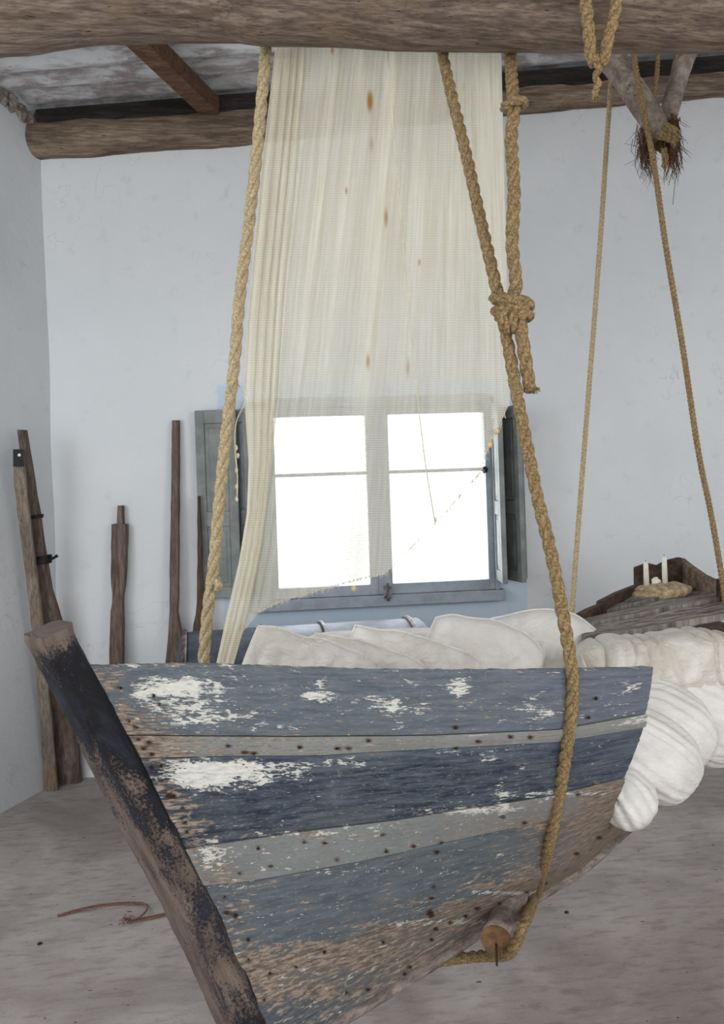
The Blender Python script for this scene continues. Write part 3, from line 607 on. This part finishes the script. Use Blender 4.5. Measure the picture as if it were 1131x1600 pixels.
# puffed roll under the deck edge
c = P(1045, 1032, 3.10); o = bulge(c, (rt0*.98+fw*.2)*px2(155, 3.1)-up0*.012, up0*px2(44, 3.1), fw*.14, 'bolster', SHEET, amp=.0, pw=.6, nu=160, nv=220)
me = o.data
for v in me.vertices:
    q = v.co-c; u = q.dot(rt0); k = abs(math.sin(u*52+3.0*noise.noise(Vector((u*6, q.z*5, 1)))+q.z*5))**.7
    v.co += (v.co-c-rt0*u)*(-.22*(1-k)**1.5*(.6+noise.noise(Vector((u*9, q.z*3, 4)))))
    v.co.z += .018*noise.noise(Vector((u*5, 0, 0)))
rebase(tag(o, 'puffed cream bolster with deep creases under the edge of the raised plank deck', 'bolster'))
def cushion(px, py, d, size, ang, tilt, label, mat, seed, yaw=0, asp=.85, fat=.36, bul=.13):
    """px,py = upper-left corner in the photo; ang = clockwise slope of top edge"""
    n = 44; vs, uvs = [], []; h = size/2
    e1 = rt0*math.cos(ang)-up0*math.sin(ang); e2 = up0*math.cos(ang)+rt0*math.sin(ang); nn = e1.cross(e2)
    R = Matrix.Rotation(tilt, 3, e1); e2 = R @ e2; nn = R @ nn; R = Matrix.Rotation(yaw, 3, up0); e1, e2, nn = R @ e1, R @ e2, R @ nn
    c = P(px, py, d)+e1*h-e2*h*asp
    for side in (1, -1):
        for j in range(n):
            for i in range(n):
                u, v = 2*i/(n-1)-1, 1-2*j/(n-1); v = -v
                pin = 1+.05*(1-v*v)*abs(u)**3; piv = 1+bul*(1-u*u)*max(0, v)**3*(1+.35*u)+.07*(1-u*u)*max(0, -v)**3
                t = ((1-u**4)*(1-v**4))**.5 if abs(u) < 1 and abs(v) < 1 else 0; t = t**.85
                wr = .02*noise.noise(Vector((u*2.5+seed, v*2.5, side)))+.03*(abs(noise.noise(Vector((u*4-v*3, v*2+u*1.5, seed))))-.12)+.012*abs(noise.noise(Vector((u*9+v*4, v*7-u*2, seed+4))))
                z = side*(t*fat*h*2*.5*(1)+wr*t)
                vs.append(c+e1*(u*h*pin)+e2*(v*h*asp*piv)+nn*z+e2*.012*noise.noise(Vector((u*2, seed, 3))))
    g = grid_faces(n, n); fs = g+[tuple(i+n*n for i in q[::-1]) for q in g]
    o = obj('cushion', vs, fs, mat, None, True)
    bm = bmesh.new(); bm.from_mesh(o.data); bmesh.ops.remove_doubles(bm, verts=bm.verts, dist=.0005); bmesh.ops.recalc_face_normals(bm, faces=bm.faces); bm.to_mesh(o.data); bm.free()
    pm = MB(); ring = [vs[i] for i in range(n)]+[vs[j*n+n-1] for j in range(1, n)]+[vs[(n-1)*n+i] for i in range(n-2, -1, -1)]+[vs[j*n] for j in range(n-2, -1, -1)]
    pm.tube(ring, .0035, 6, False); po = pm.build('piping', mat, smooth=True)
    base = sum(vs, Vector())/len(vs); base.z = min(v.z for v in vs); o.data.transform(Matrix.Translation(-base)); o.location = base; po.data.transform(Matrix.Translation(-base)); po.parent = o
    return tag(o, label, 'cushion', 'cream cushions in the boat')
cushion(404, 978, 2.76, .385, .345, -.05, 'cream linen cushion nearest the grey tank, its corner pointing up at left', LINEN, 1)
cushion(493, 989, 2.88, .37, .33, -.05, 'creased cream cushion peeping out between two flatter cushions', LINEN, 9)
cushion(555, 977, 3.00, .44, .32, -.05, 'long cream cushion under the window latch, sloping to the right', LINEN, 17)
cushion(681, 965, 3.12, .40, .36, -.05, 'plump cream cushion left of the thick rope with a sharp upper left corner', LINEN2, 25, fat=.42, bul=.34)
cushion(768, 966, 3.26, .42, .22, -.05, 'tall cream cushion behind the thick rope, rearmost of the row', LINEN2, 33, fat=.5, bul=.40)
o = bulge(P(610, 1012, 3.45), rt0*px2(150, 3.45), up0*px2(26, 3.45), fw*.12, 'blanket_roll', LINEN2, amp=.04, pw=.6, nc=8)
rebase(tag(o, 'white rolled blanket lying behind the row of cushions', 'blanket'))

# driftwood candle holder on deck
ch = P(1027, 928, 3.95); dk = Pz(1027, 928, ZD); ch = Vector((dk.x, dk.y, ZD+.012))
dC = (ch-CAM).dot(fw); hl = px2(53, dC)
cp = P(1028, 927, dC-.05)
o = bulge(cp, (rt0*.985+up0*.1)*hl, up0*px2(15, dC), fw*.09, 'cork_float', CORKY, amp=.0, nu=60, nv=48, pw=.95)
for v in o.data.vertices: v.co += Vector((0, 0, 1))*.008*noise.noise(v.co*30)
rebase(tag(o, 'pale rough cork log serving as candle holder on the raised deck', 'candle holder'))
for x, yt, lab in ((1010, 878, 'left thin white candle standing in the pale cork log'), (1039, 869, 'right thin white candle standing in the pale cork log')):
    m_ = MB(); b_ = P(x, 915, dC-.05); t_ = P(x-1, yt, dC-.05); t_.x, t_.y = b_.x, b_.y; m_.tube([b_, b_.lerp(t_, .9), t_], [px2(4.3, dC), px2(3.8, dC), px2(2.2, dC)], 14)
    c_ = m_.build('candle', WAX, smooth=True); rebase(tag(c_, lab, 'candle', 'candles on the cork log'))
    wk = MB(); wk.tube([t_, t_+Vector((0, 0, .008))], .0012, 6); wo = wk.build('wick', IRON); wo.parent = c_; wo.matrix_parent_inverse = Matrix.Translation(-c_.location)
m_ = MB(); lump(m_, P(1025, 911, dC-.04), px2(7, dC), 5, 10, (1, 1, 1.2)); rebase(tag(m_.build('wax_stub', WAX, smooth=True), 'short melted candle stub between the two thin candles', 'candle'))

# ================================================================== TANK
dT = 4.33; rT = .435; cL = P(292, 1000, dT); cL.z = rT+.004
axd = (rt0*.985+fw*.17).normalized(); tk = thing('tank', 'grey metal drum with raised hoops lying behind the boat below the window', 'drum', loc=(cL.x+.3, cL.y, 0))
m_ = MB(); prof = [(-.06, .0), (-.058, .14), (-.05, .30), (-.035, .39), (0, .417), (.05, .42), (1.15, .42), (1.2, .38), (1.21, .0)]
vs, fs = [], []; n = 64; side = Vector((0, 0, 1)); bi = axd.cross(side)
for a, r in prof:
    for k in range(n): g = 2*math.pi*k/n; vs.append(cL+axd*a+(side*math.cos(g)+bi*math.sin(g))*max(r, .001))
for i in range(len(prof)-1):
    for k in range(n): fs.append((i*n+k, i*n+(k+1) % n, (i+1)*n+(k+1) % n, (i+1)*n+k))
adopt(tk, fixn(obj('drum_shell', vs, fs, TANK, smooth=True)))
for a in (-.01, .36, .66, 1.1):
    m_ = MB(); m_.tube([cL+axd*a+(side*math.cos(2*math.pi*k/n)+bi*math.sin(2*math.pi*k/n))*.422 for k in range(n+1)], .013, 10, False); adopt(tk, m_.build('hoop', HOOP, smooth=True))

# ================================================================== LEANING TIMBERS
def timber(name, prof, d0, d1, mat, th, label, cat, floor_y=None, n=60):
    """prof = rows (py, xleft, xright) top to bottom in the photo; d0 top depth, d1 bottom depth; last row reaches the floor"""
    ys = [r[0] for r in prof]; vs, fs, uv = [], [], []; k8 = 12
    L = [(r[0], r[1]) for r in prof]; R = [(r[0], r[2]) for r in prof]
    yl = sorted(set([lerp(ys[0], ys[-1], j/(n-1)) for j in range(n)]+[float(q) for q in ys])); n = len(yl)
    for j, y in enumerate(yl):
        f_ = (y-ys[0])/(ys[-1]-ys[0]); d = lerp(d0, d1, f_); a, b = P(poly(L, y), y, d), P(poly(R, y), y, d); c = (a+b)/2; h = (b-a)/2
        for k in range(k8):
            g = 2*math.pi*k/k8+math.pi/k8; e = .6; ca = abs(math.cos(g))**e*math.copysign(1, math.cos(g)); sa = abs(math.sin(g))**e*math.copysign(1, math.sin(g))
            p = c+h*ca+fw*sa*th/2; p += (h.normalized()*ca+fw*sa)*.003*noise.noise(p*12); vs.append(p); uv.append((j/n, k/k8))
    for j in range(n-1):
        for k in range(k8): k2 = (k+1) % k8; fs.append((j*k8+k, j*k8+k2, (j+1)*k8+k2, (j+1)*k8+k))
    fs += [tuple(range(k8))[::-1], tuple((n-1)*k8+k for k in range(k8))]
    o = fixn(obj(name, vs, fs, mat, uv=uv)); zmin = min(v[2] for v in vs)
    return tag(rebase(o), label, cat)
def wd(px, py, gap): return (Py(px, py, WALL-gap)-CAM).dot(fw)
def floor_py(px, d):     # photo row where depth d meets the floor
    return next(y for y in range(900, 1700) if P(px, y, d).z <= 0.002)
fy = floor_py(187, 4.72)
timber('oar_post', [(790,184,194),(818,184,194),(819,175,200),(850,174,200),(915,174,197),(928,176,194),(940,176,193),(955,173,194),(1035,171,194),(fy,168,196)], wd(187, 800, .035), 4.72, POSTW, .05, 'short squared post with a narrow tenon on top, leaning on the back wall', 'post')
fy = floor_py(270, 4.7)
timber('long_oar', [(657,269,281),(680,269,281),(800,267,281),(920,265,280),(955,265,279),(975,264,282),(1000,262,286),(1040,258,290),(fy,254,294)], wd(275, 660, .03), 4.78, POSTW, .04, 'tall slim wooden oar leaning on the wall left of the grey shutter', 'oar')
fy = floor_py(310, 4.7)
timber('old_oar', [(775,309,312),(850,309,316),(930,308,318),(960,306,318),(975,302,320),(1000,299,324),(fy,294,330)], 4.84, 4.75, BROWNW, .04, 'dark brown oar standing in front of the grey shutter', 'oar')
# left pair
fy = floor_py(104, 4.80)
o = timber('leaning_pole', [(672,29,41),(720,34,49),(800,44,62),(870,52,73),(920,58,82),(975,66,98),(1050,72,112),(fy,82,128)], 4.46, 4.80, POSTW, .07, 'heavy curved timber with black straps leaning in the left corner', 'timber')
for y, a, b, hgt in ((806, 47, 66, 6), (873, 54, 79, 13)):
    d = lerp(4.46, 4.80, (y-672)/(fy-672)); m_ = MB(); c0, c1 = P(a, y+3, d), P(b, y, d); c = (c0+c1)/2; h = (c1-c0)/2*1.12; n = 20; vv, ff = [], []
    for kz in (-1, 1):
        for k in range(n):
            g = 2*math.pi*k/n; vv.append(c+h*math.cos(g)+fw*math.sin(g)*.046+UP*kz*px2(hgt/2, d))
    for k in range(n): ff.append((k, (k+1) % n, n+(k+1) % n, n+k))
    ff += [tuple(range(n))[::-1], tuple(range(n, 2*n))]; m_.add(vv, ff)
    if hgt > 8: m_.tube([c1, c1+rt0*.02+up0*.005, c1+rt0*.035+up0*.015], [.012, .006, .009], 8)
    s_ = fixn(m_.build('strap', RUBBER)); s_.parent = o; s_.matrix_parent_inverse = Matrix.Translation(-o.location)
fy2 = floor_py(82, 4.68)
o = timber('leaning_board', [(703,21,36),(760,23,42),(830,32,50),(900,41,59),(980,50,70),(1100,62,80),(fy2,70,91)], 4.38, 4.68, GREYW, .035, 'narrow weathered board with a dark metal tip, in front of the strapped timber', 'board')
m_ = MB(); pts8 = [P(x, y, d) for d in (4.35, 4.412) for x, y in ((20.5, 729), (38, 729), (36.5, 702), (20.5, 702))]; m_.hexa([pts8[0], pts8[1], pts8[5], pts8[4], pts8[3], pts8[2], pts8[6], pts8[7]])
q = m_.build('metal_tip', RUBBER); q.parent = o; q.matrix_parent_inverse = Matrix.Translation(-o.location)
m_ = MB(); c = P(30, 711, 4.344); m_.tube([c, c+fw*.004], px2(2.3, 4.5), 10); q = m_.build('rivet', WAX); q.parent = o; q.matrix_parent_inverse = Matrix.Translation(-o.location)

# ================================================================== NET CURTAIN
LB = [(30,432),(75,428),(300,402),(500,384),(620,379),(720,386),(800,384),(880,371),(960,352),(1038,336)]
RB = [(30,484),(75,480),(300,462),(450,447),(620,436),(720,426),(850,409),(960,388),(1038,366)]
HEM = [(.30,366,1038),(.335,372,985),(.38,392,958),(.44,430,944),(.5,470,931),(.6,540,912),(.69,600,897),(.72,612,888),(.8,680,820),(.9,752,738),(.94,764,695),(.97,778,668),(1.0,796,632)]
STN = [(578,158,5,18,.6),(580,225,4,16,.4),(541,298,2.5,7,.5),(603,340,4,18,.45),(655,410,3,7,.45),(575,565,3.5,14,.5),(637,575,4,20,.4),(553,920,5,5,.6),(575,640,4,30,.2),(725,135,4,12,.3),(519,78,3,8,.5)]
nu, nv = 300, 190; pts, uv, st, dn = [], [], [], []
for j in range(nv):
    v = j/(nv-1)
    for i in range(nu):
        u = i/(nu-1)
        if u <= .3:
            y = lerp(30, 1038, v); q = u/.3; x = lerp(poly(LB, y), poly(RB, y), q); amp = .022*(1-.4*v)*(.4+.9*abs(noise.noise(Vector((q*5, v*1.5, 3))))*2); ph = q*2*math.pi*4.3+2.2*noise.noise(Vector((q*2.5, v*1.1, 8)))
            dd = amp*math.sin(ph+1.5*noise.noise(Vector((q*3, v*2, 0)))); dense = .62; x += 2.2*math.cos(ph)
        else:
            q = (u-.3)/.7; hx = poly([(a, b) for a, b, c in HEM], u); hy = poly([(a, c) for a, b, c in HEM], u)
            jag = 3.5*noise.noise(Vector((u*160, 0, 0)))+3*noise.noise(Vector((u*45, 2, 0))); hy += jag*min(1, q*8)*.8
            y = lerp(30, hy, v); tx = lerp(484, 783, q); ty = (y-75)/(hy-75)
            mid = 14*math.sin(math.pi*min(1, max(0, ty)))*(1-q)**2*0
            x = lerp(tx, hx, max(0, ty)**(1.0 if q > .25 else lerp(1.25, 1.0, q/.25)))
            if u < .5: 
                e = max(0, 1-q/.28); xb = poly(RB, y); x = lerp(x, max(x, xb+ (q*320)*(1-.25*max(0,ty))), e*.9 if y < 950 else e*.9*(1038-y)/88 if y < 1038 else 0)
            dd = .012*math.sin(q*2*math.pi*6.2+2*noise.noise(Vector((q*4, v*.7, 1))))+.004*math.sin(q*2*math.pi*17+3*noise.noise(Vector((q*7, v*1.2, 9))))*(1-.6*v)
            dd += .02*noise.noise(Vector((q*3, v*1.4, 5)))
            dense = (-.14*max(0, 1-abs(y-170)/130)*(1 if x < 715 else .2))+.38*(1-min(1, max(0, (y-330)/340)))**.8+.36+.12*math.exp(-((q-1)/.12)**2)*(1-v)+.12*math.exp(-((q-.45)/.05)**2)
        d = 2.60+.07*v+dd
        pts.append(P(x, y, d)); uv.append((u*1.7, (y-30)/F*2.6)); st.append(gsum(STN, x, y)); dn.append(dense)
cu = obj('net_curtain', pts, grid_faces(nu, nv), NET, None, True, uv, dict(stain=st, dense=dn))
tag(cu, 'sheer cream fishing net draped as a canopy from the beam in front of the window', 'net curtain'); cu2 = rebase(cu)
def cpart(o): o.parent = cu; o.matrix_parent_inverse = Matrix.Translation(-cu.location); return o
m_ = MB(); m_.tube(catmull([P(604, 50, 2.57), P(612, 170, 2.57), P(625, 320, 2.58), P(638, 480, 2.59), P(650, 600, 2.6), P(664, 720, 2.61), P(676, 795, 2.62), P(680, 820, 2.62)], .01), .0015, 6); lump(m_, P(680, 812, 2.62), .004, 2, 8, (1, 1, 1.6)); cpart(m_.build('cord', COTTON, smooth=True))
m_ = MB(); m_.tube(catmull([P(372, 600, 2.6), P(383, 625, 2.6), P(369, 660, 2.6), P(367, 700, 2.6), P(371, 745, 2.6), P(370, 782, 2.6)], .01), .0018, 6)
for y in (700, 712, 735, 760, 780): lump(m_, P(369+rnd.uniform(-2, 3), y, 2.6), .005, y, 8, (1, 1, 1.6))
cpart(m_.build('thread', COTTON, smooth=True))
for x, y in ((553, 920), (776, 674), (765, 695)): 
    m_ = MB(); lump(m_, P(x, y, 2.64), .009, x, 10, (1, .5, 1)); cpart(m_.build('float', SHELL, smooth=True))
m_ = MB()
for k in range(260):
    u = rnd.uniform(.33, 1); x = poly([(a, b) for a, b, c in HEM], u); y = poly([(a, c) for a, b, c in HEM], u); a = P(x, y-3, 2.66); b = a+Vector((rnd.gauss(0, .004), rnd.gauss(0, .004), -rnd.uniform(.003, .018)))
    m_.tube([a, (a+b)/2+Vector((rnd.gauss(0, .002), 0, 0)), b], .0008, 4)
fo = m_.build('frayed_hem', COTTON); fo['kind'] = 'stuff'; cpart(fo)

# ================================================================== ROPES
def ropeobj(name, mat, label, pts, r, pitch=None, fuzz=0, extra=None, cat='rope', **kw):
    m_ = MB(); m_.rope(pts, r, pitch, fuzz, **kw)
    if extra: extra(m_)
    return tag(rebase(m_.build(name, mat, smooth=True)), label, cat)
R1 = .0165
hp = [(893, 1046), (894, 1090), (888, 1150), (878, 1215), (866, 1280), (852, 1345), (836, 1400)]
path = [P(684, 30, 2.58), P(690, 76, 2.56), P(706, 150, 2.5), P(728, 240, 2.44), P(750, 340, 2.38), P(772, 435, 2.32), P(792, 530, 2.29), P(812, 640, 2.26), P(838, 770, 2.23), P(862, 870, 2.20), P(880, 965, 2.18)]
for x, y in hp: h = hull(x, y); path.append(h+N2*(R1+.008)-ray(x, y)*.0)
path = path[:11]+[P(x, y, (q-CAM).dot(fw)) for (x, y), q in zip(hp, path[11:])]
path += [P(820, 1440, 2.42), P(808, 1468, 2.42), P(800, 1484, 2.45), P(788, 1492, 2.50), P(750, 1494, 2.62), P(700, 1500, 2.70), P(655, 1509, 2.76), P(610, 1520, 2.84)]
ropeobj('hanging_rope', SISAL, 'thick twisted rope from the beam across the boat side down to the log', path, R1, fuzz=260)
path = [P(416, 30, 2.57), P(415, 75, 2.56), P(404, 210, 2.56), P(390, 340, 2.57), P(375, 460, 2.58), P(366, 570, 2.58), P(352, 690, 2.57), P(342, 790, 2.57), P(334, 880, 2.56), P(324, 960, 2.56), P(318, 1040, 2.56), P(316, 1110, 2.58), P(318, 1190, 2.6)]
ropeobj('hanging_rope', PALESISAL, 'hairy pale rope hanging left of the net from the beam into the boat', path, .0175, .16, fuzz=900, extra=lambda m: lump(m, P(341, 914, 2.54), .016, 4, 10, (.8, .8, 1.3)), fl=.011)
# rope with two knots and a loose tail
R2 = .0175; dk_ = 2.30
def mk(mb):
    # stopper knot
    c = P(803, 168, dk_+.05); cu_ = [c+rt0*.026*math.cos(a)+fw*.026*math.sin(a)+up0*(.010*math.sin(a*.5)+.008*math.cos(a)) for a in [k*.5 for k in range(14)]]; mb.rope(cu_, R2*.72, fuzz=200)
root = thing('knotted_rope', 'short thick rope with two knots and a loose tail hanging right of the net', 'rope', loc=P(800, 480, dk_))
m_ = MB(); m_.rope([P(796, 30, 2.56), P(797, 80, 2.54), P(800, 130, 2.42), P(803, 170, dk_+.05), P(799, 220, dk_+.03), P(803, 300, dk_), P(800, 380, dk_-.01), P(806, 440, dk_-.02), P(801, 470, dk_-.02)], R2, fuzz=260)
adopt(root, m_.build('rope_length', SISAL, smooth=True)); m_ = MB(); mk(m_); adopt(root, m_.build('knot', SISAL, smooth=True))
m_ = MB(); dn_ = 2.27; c = P(801, 482, dn_)
def wrap(cx_, cy_, rx, ry, rz, tilt, a0, a1, r):
    c = P(cx_, cy_, dn_+.02); pts = []
    for k in range(22):
        a = lerp(a0, a1, k/21); x = px2(rx, dn_)*math.cos(a); y = math.sin(a)*rz; pts.append(c+rt0*x-fw*y+up0*(px2(ry, dn_)*math.sin(a)+tilt*x))
    m_.rope(pts, r, fuzz=150)
wrap(797, 470, 25, -2, .044, -.22, -.6, 5.9, R2*.85); wrap(801, 482, 26, -3, .042, .14, -.4, 6.0, R2*.9); wrap(803, 494, 23, 0, .038, -.04, 0, 6.3, R2*.85); wrap(802, 476, 20, 0, .05, .05, -.5, 6, R2*.8)
m_.rope([P(788, 480, dn_-.02), P(785, 498, dn_-.03), P(790, 512, dn_-.02), P(800, 514, dn_+.01), P(803, 495, dn_+.02)], R2*.85, fuzz=150)
m_.rope([P(802, 480, dn_-.02), P(800, 502, dn_-.03), P(802, 513, dn_-.015), P(808, 510, dn_+.02)], R2*.8, fuzz=150)
adopt(root, m_.build('knot', SISAL, smooth=True))
m_ = MB(); m_.rope([P(812, 488, dn_-.01), P(814, 515, dn_-.01), P(819, 550, dn_-.005), P(825, 590, dn_), P(829, 610, dn_)], R2, fuzz=300)
for k in range(160):
    a = P(829, 606, dn_)+Vector((rnd.gauss(0, .008), rnd.gauss(0, .008), 0)); b = a+Vector((rnd.gauss(0, .004), rnd.gauss(0, .004), -rnd.uniform(.004, .016))); m_.tube([a, b], .0009, 4)
adopt(root, m_.build('rope_tail', SISAL, smooth=True))
# loop round the beam at right
db = BD-.125; root = thing('beam_lashing', 'golden rope looped over the front of the beam with a frayed end below', 'rope', loc=P(936, 100, db))
m_ = MB(); dl = db-.015; m_.rope([P(925, -75, BD-.02), P(917, -55, BD-.09), P(914, -20, dl), P(917, 20, dl), P(921, 60, dl), P(923, 88, dl+.02), P(930, 100, dl+.03)], .0165, fuzz=200); adopt(root, m_.build('rope_length', SISAL, smooth=True))
m_ = MB(); m_.rope([P(978, -75, BD-.02), P(975, -55, BD-.09), P(966, -20, dl), P(960, 20, dl), P(950, 60, dl), P(944, 88, dl+.02), P(938, 100, dl+.03)], .0165, fuzz=200); adopt(root, m_.build('rope_length', SISAL, smooth=True))
m_ = MB(); m_.rope([P(930, 100, dl+.02), P(936, 106, dl+.01), P(930, 120, dl+.03), P(935, 130, dl+.03), P(929, 145, dl+.03), P(931, 152, dl+.03)], .0095, fuzz=400)
for k in range(60):
    a = P(930+rnd.uniform(-4, 4), 146, dl+.03); b = a+Vector((rnd.gauss(0, .008), rnd.gauss(0, .006), -rnd.uniform(.006, .022))); m_.tube([a, b], .0009, 4)
adopt(root, m_.build('frayed_end', SISAL, smooth=True))
# forked branch hanging from the far pole
root = thing('forked_branch', 'pale forked branch hanging in a V behind the beam at upper right', 'branch', loc=P(1035, 215, 3.6))
def branch(pp, rr, seed):
    return log('arm', pp, rr, DRIFT, 20, .14, seed)
b1 = branch([P(930, 40, 3.66), P(958, 95, 3.62), P(985, 135, 3.58), P(1005, 165, 3.56), P(1022, 190, 3.56), P(1034, 212, 3.57)], [px2(q, 3.6) for q in (24, 24, 22, 20, 20, 19, 13)], 1)
b2 = branch([P(1085, 40, 3.74), P(1068, 95, 3.70), P(1057, 135, 3.68), P(1047, 170, 3.66), P(1038, 208, 3.64)], [px2(q, 3.6) for q in (19, 18, 15, 15, 13)], 7)
adopt(root, b1, b2)
m_ = MB()
for k in range(4): 
    c = P(1037, 205+k*7, 3.58); m_.rope([c+rt0*.05*math.cos(a)*(1-.1*k)-fw*.055*math.sin(a)-up0*.02*math.cos(a) for a in [q*.55 for q in range(12)]], .011, fuzz=300)
m_.rope([P(1037, 232, 3.55), P(1040, 250, 3.55), P(1037, 262, 3.55)], .013, fuzz=500); adopt(root, m_.build('binding', SISAL, smooth=True))
m_ = MB()
for k in range(520):
    a = P(rnd.choice((rnd.gauss(1008, 6), rnd.gauss(1050, 5))), rnd.uniform(175, 235), 3.6+rnd.gauss(0, .03)); L = rnd.uniform(.04, .16); b = a+Vector((rnd.gauss(0, .014), rnd.gauss(0, .014), -L*.5)); c_ = a+Vector((rnd.gauss(0, .022), rnd.gauss(0, .02), -L)); m_.tube([a, b, c_], [.0014, .001, .0006], 4)
m_.tube(catmull([P(1056, 225, 3.6), P(1058, 260, 3.6), P(1054, 290, 3.6), P(1051, 320, 3.6)], .02), .0012, 4)
fo = m_.build('fibres', FIBRE); fo['kind'] = 'stuff'; adopt(root, fo)
# thin far ropes
ropeobj('thin_rope', PALESISAL, 'thin rope running straight down to the left corner of the raised deck', [P(957, 40, 3.75), P(954, 130, 3.72), P(948, 220, 3.70), P(936, 400, 3.66), P(919, 620, 3.60), P(905, 800, 3.56), P(896, 920, 3.52), P(893, 968, 3.50), P(893, 985, 3.5)], .0105, .05, fuzz=500, extra=lambda m: lump(m, P(894, 971, 3.49), .022, 4, 10), fl=.008)
ropeobj('thin_rope', SISAL, 'thin rope slanting down past the forked branch to the right picture edge', [P(985, 40, 3.6), P(993, 105, 3.5), P(1006, 175, 3.46), P(1022, 260, 3.45), P(1041, 390, 3.45), P(1066, 540, 3.45), P(1090, 700, 3.45), P(1110, 800, 3.45), P(1124, 880, 3.45), P(1134, 945, 3.48)], .0115, .05, fuzz=500, fl=.008)
ropeobj('twine_end', SISAL, 'short loose rope end between the two arms of the forked branch', [P(1028, 80, 3.72), P(1026, 120, 3.7), P(1020, 165, 3.68)], .010, .05, fuzz=300)
# twine on floor
m_ = MB(); zz = .006
for off in (0, 3):
    m_.rope([Pz(90, 1430+off*.3, zz), Pz(130, 1419+off, zz), Pz(170, 1412+off, zz+.004*off), Pz(205, 1410+off, zz), Pz(226, 1412+off*.4, zz), Pz(230, 1420, zz+.01), Pz(218, 1433, zz+.012), Pz(200, 1437, zz), Pz(225, 1434+off, zz), Pz(270, 1424+off, zz), Pz(330, 1410+off, zz)], .0032, fuzz=60)
for k in range(40):
    a = Pz(198, 1438, .012)+Vector((rnd.gauss(0, .012), rnd.gauss(0, .012), rnd.uniform(-.006, .01))); m_.tube([a, a+Vector((rnd.gauss(0, .012), rnd.gauss(0, .012), rnd.uniform(-.004, .006)))], .0012, 4)
tag(rebase(m_.build('twine', TWINE, smooth=True)), 'reddish brown twine lying in a bent line on the concrete floor', 'twine')
for x, y, r in ((24, 1226, .012), (62, 1474, .007), (885, 1425, .006)):
    m_ = MB(); p = Pz(x, y, r*.6); lump(m_, p, r, x, 8, (1.3, 1, .6)); tag(rebase(m_.build('pebble', IRON, smooth=True)), {24: 'dark crumb on the floor by the left wall foot', 62: 'tiny dark chip on the floor left of the stem post, near the twine', 885: 'tiny brown chip on the floor right of the sawn log'}[x], 'debris')
